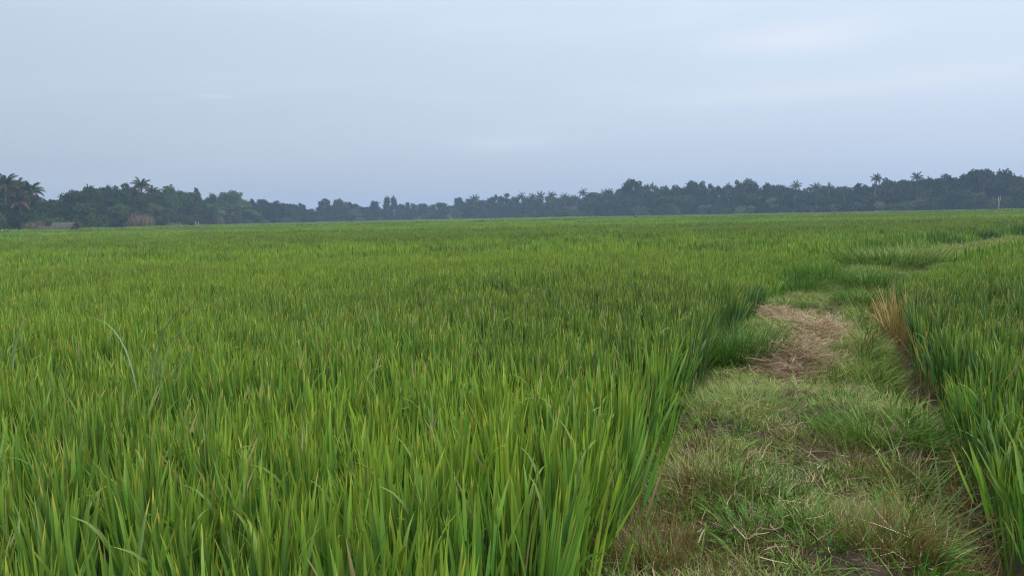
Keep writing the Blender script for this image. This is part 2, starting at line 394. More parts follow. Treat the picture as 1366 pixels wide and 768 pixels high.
# ------------------------------------------------------------------ rice
def rice_plant(nb, seg, wmul=1.0, spread=0.05, fold=0.22, lean=1.0):
    az = U(0, 2 * math.pi, nb); rad = U(0, spread, nb)
    tip = 0.80 - 0.12 * rng.random(nb) ** 1.5 - np.where(rng.random(nb) < 0.3, U(0.05, 0.25, nb), 0)
    L = U(0.20, 0.38, nb); hb = np.clip(tip - L, 0.05, None); th = U(0.02, 0.17, nb) * lean; th = np.where(rng.random(nb) < 0.22, U(0.17, 0.42, nb), th)
    base = np.stack([np.cos(az) * (rad + hb * 0.05), np.sin(az) * (rad + hb * 0.05), hb], 1)
    arch = rng.random(nb) < 0.035
    cu = np.where(arch, U(0.9, 1.9, nb), U(-0.05, 0.26, nb))
    p = [blades(base, az + U(-0.7, 0.7, nb), th, cu, L, U(0.0105, 0.0195, nb) * wmul, seg, fold, U(-1.4, 1.4, nb), 1.8)]
    ns = max(2, nb // 4); az2 = U(0, 6.28, ns)
    b2 = np.stack([np.cos(az2) * spread * .6, np.sin(az2) * spread * .6, np.zeros(ns)], 1)
    p.append(blades(b2, az2, 0.06, 0.04, U(0.40, 0.50, ns), 0.009 * wmul, 2, 0 if not fold else fold, 0, prof='stem', r=U(0.05, 0.9, ns)))
    return p
def rice_patch(size, plants, nb, seg, wmul):
    out = []
    for k in range(plants):
        x, y = U(-size / 2, size / 2), U(-size / 2, size / 2); h = 0.84 + 0.26 * rng.random()
        for V, Q, t, r in rice_plant(nb, seg, wmul, 0.06, 0):
            V = V.copy(); V[:, 2] *= h; V[:, 0] += x; V[:, 1] += y; out.append((V, Q, t, r))
    return out
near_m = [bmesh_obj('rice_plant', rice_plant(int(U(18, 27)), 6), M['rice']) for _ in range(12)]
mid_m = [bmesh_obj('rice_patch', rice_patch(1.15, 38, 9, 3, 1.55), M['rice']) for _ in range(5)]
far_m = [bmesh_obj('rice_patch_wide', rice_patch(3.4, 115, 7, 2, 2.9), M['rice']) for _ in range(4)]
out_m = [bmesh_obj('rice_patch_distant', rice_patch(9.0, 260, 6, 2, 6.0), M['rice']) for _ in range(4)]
cn = proto_collection('rice_near', near_m); cmid = proto_collection('rice_mid', mid_m)
cf = proto_collection('rice_far', far_m); cout = proto_collection('rice_out', out_m)

DARKS = [(930, 385, 4.0, 2.0, 0.42), (840, 372, 4.0, 2.5, 0.3), (1290, 380, 3.5, 3.5, 0.30), (1240, 360, 4, 3, 0.28), (1340, 350, 6, 5, 0.25), (560, 385, 3, 1.5, 0.12)]
DW = [(*G(u, v, 0.6)[:2], a, b, k) for u, v, a, b, k in DARKS]
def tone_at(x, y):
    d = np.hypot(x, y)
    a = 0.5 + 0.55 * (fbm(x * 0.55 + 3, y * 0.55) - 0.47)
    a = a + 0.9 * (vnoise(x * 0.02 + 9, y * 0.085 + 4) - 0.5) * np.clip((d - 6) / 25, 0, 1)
    a = a + 0.3 * np.clip((d - 250) / 60, 0, 1) * (x > -60)  # far rice paled: low mist at the tree foot put into its colour
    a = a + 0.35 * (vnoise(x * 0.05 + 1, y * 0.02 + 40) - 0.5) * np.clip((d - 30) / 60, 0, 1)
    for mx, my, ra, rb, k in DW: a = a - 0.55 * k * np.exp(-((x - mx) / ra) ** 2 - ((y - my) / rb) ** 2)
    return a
WEDGE = R_(43)
def in_wedge(x, y, back=1.2):
    return (np.abs(np.arctan2(x, y + back)) < WEDGE) & (y > -0.5)
def jgrid(x0, x1, y0, y1, s, j=0.5):
    X, Y = np.meshgrid(np.arange(x0, x1, s), np.arange(y0, y1, s)); X = X.ravel(); Y = Y.ravel()
    return X + U(-j * s, j * s, len(X)), Y + U(-j * s, j * s, len(Y))
R1, R2, R3, R4 = 19.0, 52.0, 130.0, 470.0
fields = {'left': [], 'right': []}
x, y = jgrid(-18, 18, -0.3, R1, 0.135, 0.75)
m = in_wedge(x, y) & (np.hypot(x, y) < R1 + U(-0.6, 0.6, len(x)))
left = m & (x < XL(y) - 0.02 + 0.22 * (vnoise(y * 2.1, y * 0.3) - 0.5) - 0.10 * rng.random(len(x)) ** 2) & (np.hypot(x, y) > 0.95)
right = m & (x > XR(y) + DITCH(y) - 0.01 + 0.30 * (vnoise(y * 1.9, y * 0.2 + 9) - 0.5) + 0.3 * rng.random(len(x)) ** 3)
def thin(sel, x, y, d): return sel & (rng.random(len(x)) < d)
def put(sel, nm, cl, nvar, label, sx=(0.92, 1.08), zjit=0.1, edge=None, name='rice_crop'):
    X, Y = x[sel], y[sel]; n = len(X)
    P = np.stack([X, Y, np.full(n, FIELD_Z)], 1)
    rot = np.stack([U(-0.06, 0.06, n), U(-0.06, 0.06, n), U(0, 6.283, n)], 1)
    if edge == 'left':
        e = np.clip(1 - (XL(Y) - X) / 0.25, 0, 1); rot[:, 2] = U(-0.5, 0.5, n) * e + rot[:, 2] * (1 - e)
        ey = 0.20 * e + U(-.14, .14, n) * e; rot[:, 1] += ey * np.cos(rot[:, 2] * 0); rot[:, 2] = np.where(e > 0, 0, rot[:, 2])
    if edge == 'right':
        e = np.clip(1 - (X - XR(Y) - DITCH(Y)) / 0.25, 0, 1); rot[:, 1] -= 0.10 * e + U(-.08, .1, n) * e; sx = (0.66, 1.0); rot[:, 2] = np.where(e > 0, 0, rot[:, 2])
    s = U(*sx, n) * (0.84 + 0.22 * (fbm(X * 0.8, Y * 0.8) - 0.0))
    gap = np.minimum(np.abs(X - XL(Y)), np.abs(X - XR(Y))); s = s * np.where((Y > 9.5) & (Y < 34), 1 - 0.34 * np.exp(-(gap / 1.0) ** 2) * np.clip((Y - 9.5) / 2, 0, 1), 1)
    scl = np.stack([U(0.9, 1.15, n), U(0.9, 1.15, n), s], 1)
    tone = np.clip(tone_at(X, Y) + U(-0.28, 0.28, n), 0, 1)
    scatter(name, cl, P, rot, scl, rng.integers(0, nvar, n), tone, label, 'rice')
put(left, 'l', cn, 12, 'dense upright green rice with yellow tips filling the paddy left of the grassy bund', edge='left')
put(right, 'r', cn, 12, 'green rice standing to the right of the bund beyond the dark ditch', edge='right')
def clear_of_bund(x, y, pad): return (x < XL(y) - pad) | (x > XR(y) + pad) | (y > 48)
x, y = jgrid(-52, 52, 8, R2, 0.9, 0.35); d = np.hypot(x, y)
m = in_wedge(x, y, 4) & (d > R1 + U(-0.6, 0.6, len(x)) - 0.2) & (d < R2 + U(-1, 1, len(x))) & clear_of_bund(x, y, 0.55)
put(m, 'm', cmid, 5, 'even green rice stretching across the middle distance behind the bund', (0.92, 1.1))
x, y = jgrid(-130, 130, 20, R3, 2.7, 0.35); d = np.hypot(x, y)
m = in_wedge(x, y, 8) & (d > R2 + U(-1, 1, len(x)) - 0.6) & (d < R3 + U(-3, 3, len(x)))
put(m, 'f', cf, 4, 'far band of rice where yellower and darker streaks alternate', (0.92, 1.1))
def DEPTH(u): return np.interp(u, [-200, 0, 200, 400, 550, 683, 850, 1000, 1200, 1366, 1560], [185, 200, 262, 400, 450, 430, 370, 345, 325, 305, 290])
uu = np.linspace(-200, 1560, 80); pts = np.array([at(u, DEPTH(u)) for u in uu])
ang = np.arctan2(pts[:, 0], pts[:, 1])
x, y = jgrid(-420, 420, 60, R4, 6.6, 0.4); d = np.hypot(x, y)
m = in_wedge(x, y, 20) & (d > R3 + U(-3, 3, len(x)) - 1) & (d < np.interp(np.arctan2(x, y), ang, DEPTH(uu)) - 5)
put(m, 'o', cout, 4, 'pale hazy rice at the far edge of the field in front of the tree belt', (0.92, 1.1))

# ------------------------------------------------------------------ bund grasses
def tuft(n, L, lean, curve, w, spread, seg=4, prof='thin', lat=0.6, fold=0):
    az = U(0, 6.283, n); rd = np.sqrt(rng.random(n)) * spread
    base = np.stack([np.cos(az) * rd, np.sin(az) * rd, U(-0.01, 0.0, n)], 1)
    return blades(base, az + U(-0.8, 0.8, n), U(*lean, n), U(*curve, n), U(*L, n), U(*w, n), seg, fold, U(-0.8, 0.8, n), 1.2, prof, lat=U(-lat, lat, n))
turf = [bmesh_obj('turf_tuft', [tuft(15, (0.05, 0.15), (0.3, 1.4), (0.1, 1.4), (0.004, 0.009), 0.07, prof='leaf', lat=1.2)], M['grass']) for _ in range(4)]
turf += [bmesh_obj('leafy_tuft', [tuft(12, (0.06, 0.17), (0.2, 1.3), (0.1, 1.3), (0.006, 0.012), 0.07, prof='leaf', fold=0.15, lat=1.0)], M['lush']) for _ in range(3)]
turf += [bmesh_obj('tangled_turf', [tuft(13, (0.08, 0.26), (0.8, 1.55), (-0.6, 0.7), (0.003, 0.007), 0.10, lat=2.0)], M['grass']) for _ in range(2)]
turf += [bmesh_obj('dry_wisps', [tuft(8, (0.04, 0.18), (0.8, 1.55), (-0.5, 0.6), (0.0025, 0.006), 0.12, lat=2.0)], M['straw']) for _ in range(2)]
turf += [bmesh_obj('red_wisps', [tuft(14, (0.08, 0.18), (0.0, 1.2), (0.1, 1.2), (0.002, 0.0045), 0.08, lat=1.2)], M['brown']) for _ in range(2)]
ct = proto_collection('turf', turf)      # 0-3 turf, 4-6 leafy, 7-8 tangled, 9-10 dry, 11-12 red
STRAW = [(1020, 414, 0.17), (1044, 422, 0.23), (1066, 434, 0.27), (1090, 449, 0.27), (1070, 462, 0.24), (1048, 484, 0.27), (1070, 490, 0.27), (1104, 444, 0.16), (1036, 494, 0.15), (1058, 503, .15)]
SW = [(*G(u, v)[:2], r) for u, v, r in STRAW]
def strawf(x, y):
    f = 0
    for mx, my, r in SW: f = np.maximum(f, 1 - ((x - mx) ** 2 + ((y - my) * 0.75) ** 2) / (r * r))
    return f
REDS = [(890, 650, 0.35), (860, 700, 0.3), (1190, 730, 0.25), (1150, 600, 0.35), (1190, 480, 0.5), (930, 600, 0.25), (960, 760, .25)]
RW = [(*G(u, v)[:2], r) for u, v, r in REDS]
def spot(x, y, L_):
    f = 0
    for mx, my, r in L_: f = np.maximum(f, np.exp(-((x - mx) ** 2 + ((y - my) * 0.7) ** 2) / (r * r)))
    return f
def turf_scatter():
    global x, y
    ys1 = U(0.3, 13.5, 60000); ys1 = ys1[rng.random(len(ys1)) < 0.55]
    ys2 = U(13.5, 32, 22000); ya = np.concatenate([ys1, ys2]); n = len(ya)
    f = U(-0.06, 1.07, n); X = XL(ya) + f * (XR(ya) - XL(ya))
    keep = in_wedge(X, ya)
    g = fbm(X * 3.1 + 5, ya * 3.1); dens = 0.85 + 2.2 * (g - 0.45)
    mud = spot(X, ya, [(*G(1106, 418)[:2], 1.15), (*G(1060, 612)[:2], 0.14), (*G(1120, 650)[:2], 0.12), (*G(1066, 560)[:2], 0.16), (*G(1010, 690)[:2], 0.14), (*G(1215, 600)[:2], .15)])
    keep &= ((strawf(X, ya) < 0.25) | (rng.random(n) < 0.30 * (vnoise(X * 4, ya * 3) > .45))) & (rng.random(n) < dens * (1 - 0.95 * mud))
    keep &= ~((ya > 13.5) & (rng.random(n) < 0.35))
    X, Y = X[keep], ya[keep]; n = len(X)
    Z = bundz(X, Y)
    kind = fbm(X * 2.3 + 20, Y * 2.3) + U(-0.12, 0.12, n); red = spot(X, Y, RW)
    e = np.minimum(X - XL(Y), XR(Y) - X)
    idx = np.where(kind > 0.56, rng.integers(4, 7, n), np.where(kind < 0.40, rng.integers(7, 9, n), rng.integers(0, 4, n)))
    u = rng.random(n)
    nr = strawf(X, Y) > -1.6
    idx = np.where(u < np.where(nr, 0.5, 0.17), rng.integers(9, 11, n), idx); idx = np.where(rng.random(n) < red * 0.4, rng.integers(11, 13, n), idx)
    idx = np.where((e < 0.05) & (u > 0.5), rng.integers(9, 13, n), idx)
    s = U(0.65, 1.3, n) * (0.70 + 0.8 * (fbm(X * 1.1, Y * 1.1) - 0.3)) * np.clip(0.9 + (Y - 12) * 0.06, 0.9, 1.7)
    er = (XR(Y) - X < 0.16) & (Y < 12); s = np.where(er, s * U(1.1, 1.9, n), s); idx = np.where(er & (rng.random(n) < .5), rng.integers(4, 9, n), idx)
    rot = np.stack([U(-0.3, 0.3, n), U(-0.3, 0.3, n) + er * 0.35, np.where(er, 0, U(0, 6.28, n))], 1)
    scatter('bund_turf', ct, np.stack([X, Y, Z], 1), rot, np.stack([s, s, s], 1), idx, np.full(n, 0.5),
            'tangled short green and straw coloured grass covering the earth bund', 'grass')
turf_scatter()

def ground(u, v): x_, y_, _ = G(u, v); return x_, y_, float(bundz(np.array([x_]), np.array([y_]))[0])
def clump(name, u, v, n, L, lean, curve, w, spread, mat, label, cat='grass clump', fold=0, loc=None, prof='thin', seg=5, group=None):
    me = bmesh_obj(name, [tuft(n, L, lean, curve, w, spread, seg, prof, 0.5, fold)], M[mat])
    p = loc or ground(u, v); o = link(name, me, loc=p); return tag(o, label, cat, group)
clump('grass_tuft', 982, 480, 1800, (0.26, 0.52), (0.1, 1.2), (0.3, 1.4), (0.005, 0.010), 0.36, 'lush', 'bright green rounded grass tuft left of the straw, against the rice')
clump('grass_tuft', 1168, 580, 900, (0.10, 0.24), (0.3, 1.4), (0.2, 1.2), (0.0035, 0.0075), 0.34, 'lush', 'domed green grass tuft spilling over the right edge of the bund above the ditch')
clump('grass_tuft', 1180, 356, 1600, (0.3, 0.55), (0.2, 1.2), (0.3, 1.2), (0.008, 0.015), 1.3, 'grass', 'farthest pale olive grass mound where the bund bends away to the right')
for u_, v_, sp_, h_, n_, mt_, lb_ in [(1062, 389, .36, .52, 700, 'lush', 'dark rounded tuft at the left behind the mud hollow'), (1088, 381, .46, .60, 1000, 'lush', 'highest dark tuft right behind the mud hollow'),
        (1122, 384, .32, .30, 500, 'grass', 'low pale tuft in the middle behind the mud hollow'), (1160, 387, .40, .52, 800, 'lush', 'green tuft behind the hollow leaning on the right rice'),
        (1112, 368, .55, .36, 700, 'grass', 'olive tuft between the highest dark tuft and the bend'), (1150, 366, .6, .34, 800, 'grass', 'flat pale tuft on the inside of the path bend'),
        (1142, 402, .28, .30, 450, 'lush', 'small green tuft on the right rim of the mud hollow'), (1195, 360, .6, .40, 700, 'lush', 'dark tuft on the right side of the path bend')]:
    clump('grass_tuft', u_, v_, n_, (h_ * .45, h_), (0.1, 1.25), (0.3, 1.4), (0.005, 0.011), sp_, mt_, lb_)
clump('grass_tuft', 1228, 346, 1300, (0.35, 0.6), (0.2, 1.2), (0.3, 1.2), (0.01, 0.018), 1.3, 'grass', 'last tuft of pale grass where the bund disappears between the paddies')
clump('grass_tuft', 1042, 403, 600, (0.10, 0.24), (0.2, 1.1), (0.3, 1.2), (0.004, 0.008), 0.45, 'grass', 'yellowish grass tuft at the far top end of the straw')
clump('grass_tuft', 1128, 500, 600, (0.10, 0.24), (0.2, 1.1), (0.3, 1.2), (0.003, 0.006), 0.35, 'lush', 'fresh green grass tuft on the right of the lower straw')
clump('grass_tuft', 985, 545, 500, (0.10, 0.22), (0.2, 1.2), (0.3, 1.2), (0.003, 0.005), 0.36, 'grass', 'olive grass tuft below the bright tuft on the left of the bund')
clump('dry_grass_tuft', 893, 668, 480, (0.12, 0.30), (0.05, 1.1), (0.1, 0.9), (0.002, 0.004), 0.22, 'brown', 'reddish brown dry grass tuft at the left edge of the bund in the foreground', 'dry grass')
clump('dry_grass_tuft', 870, 735, 450, (0.12, 0.28), (0.05, 0.9), (0.1, 0.9), (0.002, 0.004), 0.16, 'brown', 'lowest reddish brown grass tuft beside the rice stems at the bottom', 'dry grass')
clump('dry_grass_tuft', 1188, 745, 350, (0.12, 0.25), (0.1, 0.9), (0.1, 0.9), (0.002, 0.004), 0.16, 'brown', 'small rust tinged grass tuft near the bottom right of the bund', 'dry grass')
clump('leafy_weed', 1130, 738, 34, (0.12, 0.28), (0.3, 1.4), (0.2, 1.2), (0.006, 0.010), 0.2, 'lush', 'broad bladed green weed in the bottom foreground of the bund', 'weed', fold=0.2, prof='leaf')
clump('leafy_weed', 1150, 612, 30, (0.12, 0.24), (0.3, 1.4), (0.2, 1.2), (0.006, 0.009), 0.16, 'lush', 'dark broad bladed weed in front of the domed tuft', 'weed', fold=0.2, prof='leaf')
for k_, (u_, v_, lb_) in enumerate([(1010, 665, 'broad leaved green weed left of the bund centre hollow'), (1205, 700, 'broad leaved green weed near the right edge at the bottom'), (1090, 560, 'small fresh weed in the hollow below the straw'),
                            (905, 760, 'green weed at the very bottom left corner of the bund'), (1225, 640, 'long bladed green weed hanging over the ditch'), (1000, 720, 'green weed between the two reddish tufts at the bottom'), (940, 530, 'green weed at the left bund edge against the rice')]):
    clump('leafy_weed', u_, v_, 34, (0.10, 0.26), (0.2, 1.35), (0.1, 1.3), (0.006, 0.0105), 0.14, 'lush', lb_, 'weed', fold=0.2, prof='leaf')
clump('leafy_weed', 948, 598, 30, (0.12, 0.26), (0.3, 1.4), (0.2, 1.2), (0.006, 0.009), 0.16, 'lush', 'broad bladed weed on the left half of the bund below the olive tuft', 'weed', fold=0.2, prof='leaf')
# withered rice beside the ditch
for (u, v, n, mt, lb) in [(1198, 462, 150, 'orange', 'orange withered rice clump standing at the ditch edge'), (1197, 452, 60, 'orange', 'thin tan dead rice clump left of the orange one'),
                      (1245, 520, 50, 'orange', 'low withered rice stalks at the ditch below the orange clump')]:
    p = G(u, v, -0.2)
    clump('withered_rice', u, v, n, (0.45, 0.80), (0.02, 0.42), (0.1, 0.9), (0.006, 0.012), 0.14, mt, lb, 'rice plant', fold=0.2, loc=tuple(p), prof='leaf')

# ditch litter: dark dry stalks
def ditch_litter():
    n = 2600; Y = U(1.2, 11, n); X = XR(Y) + DITCH(Y) * U(-0.5, 1.2, n); Z = np.full(n, FIELD_Z + 0.02) + U(0, 0.16, n)
    V = blades(np.stack([X, Y, Z], 1), U(0, 6.28, n), U(0.5, 1.7, n), U(-0.3, 0.5, n), U(0.1, 0.32, n), U(0.003, 0.006, n), 3, 0, U(-1, 1, n), 1.2, 'thin')
    o = link('ditch_litter', bmesh_obj('ditch_litter', [V], M['brown'])); tag(o, 'brown dead stalks fallen along the dark ditch right of the bund', 'plant litter', kind='stuff')
ditch_litter()

# straw heaps: long thin strands, uneven pile
def straw_heap(name, spots, n, label, seed):
    X = []; Y = []; H = []
    for mx, my, r in spots:
        k = int(n * r); a = U(0, 6.28, k); q = np.sqrt(rng.random(k)) * r * 1.05 * (0.75 + 0.5 * vnoise(np.cos(a) * 2 + mx, np.sin(a) * 2 + my)) * np.where(rng.random(k) < .12, 1.5, 1)
        xx = mx + np.cos(a) * q; yy = my + np.sin(a) * q / 0.85; X.append(xx); Y.append(yy); H.append(0.15 * np.clip(1 - q / r, 0, 1) * rng.random(k) * 1.2)
    X, Y, H = map(np.concatenate, (X, Y, H)); k = len(X)
    B = np.stack([X, Y, bundz(X, Y) + 0.012 + H * (0.6 + 0.8 * fbm(X * 3, Y * 3))], 1)
    Vv = blades(B, U(0, 6.28, k), U(1.1, 1.62, k), U(-0.3, 0.6, k), U(0.08, 0.30, k), U(0.002, 0.0046, k), 6, 0, U(-1.2, 1.2, k), 1.0, 'stem', lat=U(-2.2, 2.2, k))
    org = B.mean(0); V, Q, t, r = Vv
    o = link(name, bmesh_obj(name, [(V - org, Q, t, r)], M['straw']), loc=tuple(org)); tag(o, label, 'straw')
straw_heap('straw_heap', SW[:5] + SW[7:8], 3600, 'upper pile of dry tan straw strewn diagonally over the middle of the bund', 1)
straw_heap('straw_heap', SW[5:7] + SW[8:], 4400, 'lower pile of dry pinkish straw nearest the camera on the bund', 2)

# pale dry stalks lying on the bund: each a thing
def stray():
    n = 330; Y = U(1.5, 9, n); X = XL(Y) + U(0.08, .92, n) * (XR(Y) - XL(Y)); Z = bundz(X, Y) + U(0.02, 0.09, n)
    V = blades(np.stack([X, Y, Z], 1), U(0, 6.28, n), U(1.2, 1.7, n), U(-.4, .5, n), U(0.05, 0.24, n), U(0.0016, 0.0042, n), 6, 0, U(-1, 1, n), 1.0, 'thin', lat=U(-1.2, 1.2, n))
    o = link('straw_litter', bmesh_obj('straw_litter', [V], M['straw'])); tag(o, 'loose pale straws strewn over the grass of the bund', 'straw', kind='stuff')
stray()
def stalk(pix, w, label, lift=0.13, mat='pale'):
    P = []
    for u, v in pix:
        x_, y_, z_ = ground(u, v); P.append((x_, y_, z_ + lift))
    P = np.array(P); org = P[0].copy(); t = np.linspace(0, 1, len(P)); tt = np.linspace(0, 1, 12)
    Q = np.stack([np.interp(tt, t, P[:, i]) for i in range(3)], 1); Q[:, 2] += 0.012 * np.sin(tt * 9 + P[0][0] * 7); Q[:, 0] += 0.006 * np.sin(tt * 14)
    b = MB(); Q[1:-1] += rng.normal(size=(10, 3)) * [.006, .008, .002]; b.tube(Q - org, w * 0.62 * U(.6, 1.1, 12) * np.linspace(1, .6, 12), 5)
    me = b.mesh('dry_stalk'); me.materials.clear(); me.materials.append(M[mat + '_s'])
    o = link('dry_stalk', me, loc=tuple(org)); tag(o, label, 'dry stalk')
M['pale_s'] = mat_simple('dry_stalk_skin', (0.22, 0.16, 0.09), (0.40, 0.31, 0.20), 30, 0.8)
for a in [([(948, 561), (985, 566), (1018, 572), (1050, 568)], 0.004, 'long pale stalk lying across the bund from left to centre'),
          ([(1028, 572), (1024, 588), (1038, 600)], 0.0035, 'short curved pale stalk hanging below the long crosswise one'),
          ([(1052, 600), (1068, 590), (1090, 578)], 0.0035, 'straight pale stalk slanting up right in the bund centre'),
          ([(1028, 600), (1018, 622), (1014, 640)], 0.0055, 'thick forked straw piece pointing down in the bund centre'),
          ([(1018, 618), (1030, 636), (1032, 646)], 0.003, 'thin straw branching right from the thick forked piece'),
          ([(992, 634), (1000, 622), (1016, 621)], 0.003, 'thin straw hooking left of the thick forked piece'),
          ([(968, 742), (985, 750), (1000, 760), (1024, 757)], 0.006, 'bleached stem lying at the bottom edge of the bund'),
          ([(1000, 756), (1030, 748), (1055, 742)], 0.0035, 'thin stem crossing the bleached one at the bottom'),
          ([(930, 738), (940, 728), (938, 714)], 0.004, 'upright bleached leaf sheath bottom left of the bund'),
          ([(1060, 532), (1066, 545), (1060, 555)], 0.005, 'white splintered stalk just below the lower straw pile'),
          ([(955, 520), (975, 515), (995, 508)], 0.005, 'grey weathered stalk on the left, below the bright tuft'),
          ([(1110, 522), (1140, 512), (1165, 508)], 0.003, 'fine yellow stalk arching across the right of the bund'),
          ([(1040, 486), (1034, 472), (1036, 460)], 0.005, 'pale stick standing out of the lower straw pile'),
          ([(1072, 615), (1080, 622), (1076, 630)], 0.004, 'small crooked pale stalk right of the bund centre')]:
    stalk(*a)
# small curled dry leaves
def dry_leaf(u, v, L, w, az, label, mat='pale', lean=1.1):
    x_, y_, z_ = ground(u, v)
    me = bmesh_obj('dry_leaf', [blades(np.zeros((1, 3)), [az], [lean], [0.9], [L], [w], 8, 0.3, [0.8], 1.0, 'leaf', r=np.array([0.8]))], M[mat])
    o = link('dry_leaf', me, loc=(x_, y_, z_ + 0.07)); tag(o, label, 'dry leaf')
dry_leaf(1090, 628, 0.07, 0.016, 0.4, 'small curled whitish leaf lying right of the centre stalks')
dry_leaf(932, 735, 0.11, 0.011, 1.0, 'curled whitish leaf at the bottom left of the bund', lean=0.9)
M['redp'] = mat_grass('red_petal', [(0, (0.4, 0.03, 0.03)), (1, (0.5, 0.05, 0.04))])
dry_leaf(1186, 648, 0.035, 0.02, 0.2, 'tiny red leaf among the grass on the right of the bund', 'redp')

# arching silvery grass and broad weeds with separate leaves
def leafy(name, loc, leaves, mat, label, cat, power=1.9):
    e = bpy.data.objects.new(name, None); COL.objects.link(e); e.location = loc; e.empty_display_size = 0.2; tag(e, label, cat)
    for az, lean, curve, L, w, tw in leaves:
        me = bmesh_obj('leaf', [blades(np.array([[math.cos(az) * .01, math.sin(az) * .01, 0.0]]), [az], [lean], [curve], [L], [w], 18, 0.2, [tw], power, 'leaf', r=rng.random(1))], M[mat])
        link('leaf', me, e)
p = G(192, 480, 0.55)
leafy('arching_grass', (p[0], p[1], FIELD_Z), [(a, l, c_, L, w, t_) for a, l, c_, L, w, t_ in [(0.1, .05, 2.4, 1.34, .012, .5), (0.0, .10, 2.2, 1.22, .011, .9), (-.3, .08, 2.5, 1.16, .012, .3), (.3, .14, 2.0, 1.10, .010, .7), (-.1, .02, 2.7, 1.28, .011, 1.1), (2.9, .07, 2.1, 1.20, .011, .5), (.2, .20, 1.9, 1.12, .010, .8), (-.2, .17, 2.3, 1.05, .011, .4)]],
      'silver', 'pale arching wild grass clump bending right above the rice on the left', 'wild grass', 5.0)
p = G(2, 462, 0.55)
leafy('arching_grass', (p[0], p[1], FIELD_Z), [(a, l, c_, L, w, t_) for a, l, c_, L, w, t_ in [(0.0, .05, 2.3, 1.26, .012, .5), (-.3, .09, 2.1, 1.18, .011, .8), (.4, .13, 2.2, 1.12, .010, .4)]],
      'silver', 'small pale arching grass above the rice at the left frame edge', 'wild grass', 5.0)
p = G(1262, 735, -0.2)
leafy('broad_leaved_weed', tuple(p), [(a, l, c_, L, w, t_) for a, l, c_, L, w, t_ in [(2.7, 0.12, 1.5, 0.52, .013, .2), (0.2, 0.5, 1.5, 0.42, .013, .3), (-0.3, 0.9, 1.0, 0.40, .013, .2), (0.6, 0.3, 0.9, 0.5, .014, .8), (-0.9, 0.8, 0.9, 0.34, .012, .3), (3.3, 0.8, 0.8, 0.4, .011, .1), (-1.8, 0.9, 0.7, 0.35, .012, .5), (1.5, 0.2, 0.5, 0.5, .013, .9)]],
      'blue', 'bluish green arching weed rooted in the ditch at the lower right', 'weed')
p = G(1352, 755, -0.2)
leafy('broad_leaved_weed', tuple(p), [(a, l, c_, L, w, t_) for a, l, c_, L, w, t_ in [(2.6, 0.16, 0.35, 0.80, .018, .3), (2.2, 0.1, 0.3, 0.66, .017, 1.0), (3.4, 0.3, 0.8, 0.5, .013, .2), (0.3, 0.2, 0.6, 0.6, .014, .4), (-1.4, 0.3, 0.5, 0.5, .014, .4), (2.9, 0.5, 0.9, 0.42, .012, .5)]],
      'blue', 'tall broad bladed weed leaning left beside the right paddy at the corner', 'weed')

# ------------------------------------------------------------------ trees
def crown_mesh(name, lobes, nq, size, mat, seed, shell=0.55, droop=0.0):
    g = np.random.default_rng(seed); w = np.array([l[3] * l[4] * l[5] for l in lobes]) ** 0.67; w = w / w.sum()
    V = []; A = []
    for (cx, cy, cz, rx, ry, rz), f in zip(lobes, w):
        n = int(nq * f); d = g.normal(size=(n, 3)); d /= np.linalg.norm(d, axis=1)[:, None]
        rr = shell + (1 - shell) * g.random(n); rr *= 1 + 0.75 * (g.random(n) - 0.45) ** 2 * np.sign(g.random(n) - .35)
        # lumpy: push with direction noise
        lump = 0.62 + 0.75 * vnoise(d[:, 0] * 2.5 + seed + cx, d[:, 2] * 2.5 + d[:, 1] * 2 + cy)
        P = np.array([cx, cy, cz]) + d * (rr * lump)[:, None] * np.array([rx, ry, rz])
        nrm = d * 0.5 + g.normal(size=(n, 3)) * 0.7; nrm /= np.linalg.norm(nrm, axis=1)[:, None]
        a = np.cross(nrm, g.normal(size=(n, 3))); a /= np.linalg.norm(a, axis=1)[:, None] + 1e-9; b = np.cross(nrm, a)
        s = size * (0.55 + 0.9 * g.random(n))[:, None]; b = b * 0.6
        q = np.stack([P - a * s, P - b * s + nrm * s * 0.15, P + a * s, P + b * s - nrm * s * 0.15], 1)
        V.append(q.reshape(-1, 3)); A.append(np.repeat(np.clip(0.25 + 0.6 * vnoise(P[:, 0] * 0.7 + seed, P[:, 2] * 0.9 + P[:, 1] * .5) + 0.3 * (g.random(n) - 0.5), 0, 1), 4))
    V = np.concatenate(V); Q = np.arange(len(V)).reshape(-1, 4)
    return mesh(name, V, Q, {'rnd': np.concatenate(A)}, [mat], False)
def trunk_mesh(h, r, lobes, mat, seed):
    g = np.random.default_rng(seed); b = MB(); top = np.array([g.uniform(-.4, .4), g.uniform(-.4, .4), h])
    P = np.array([np.array([0, 0, -0.3]), top * [.4, .3, .35], top * [.7, .8, .7], top]); b.tube(P, [r * 1.3, r, r * .8, r * .55], 8)
    for l in lobes[:7]:
        s = top * g.uniform(0.6, 0.98); e = np.array(l[:3]); mid = (s + e) / 2 + [0, 0, -0.3 * g.random()]
        b.tube([s, mid, e], [r * .5, r * .33, r * .12], 5)
    return b.mesh('trunk', [mat])
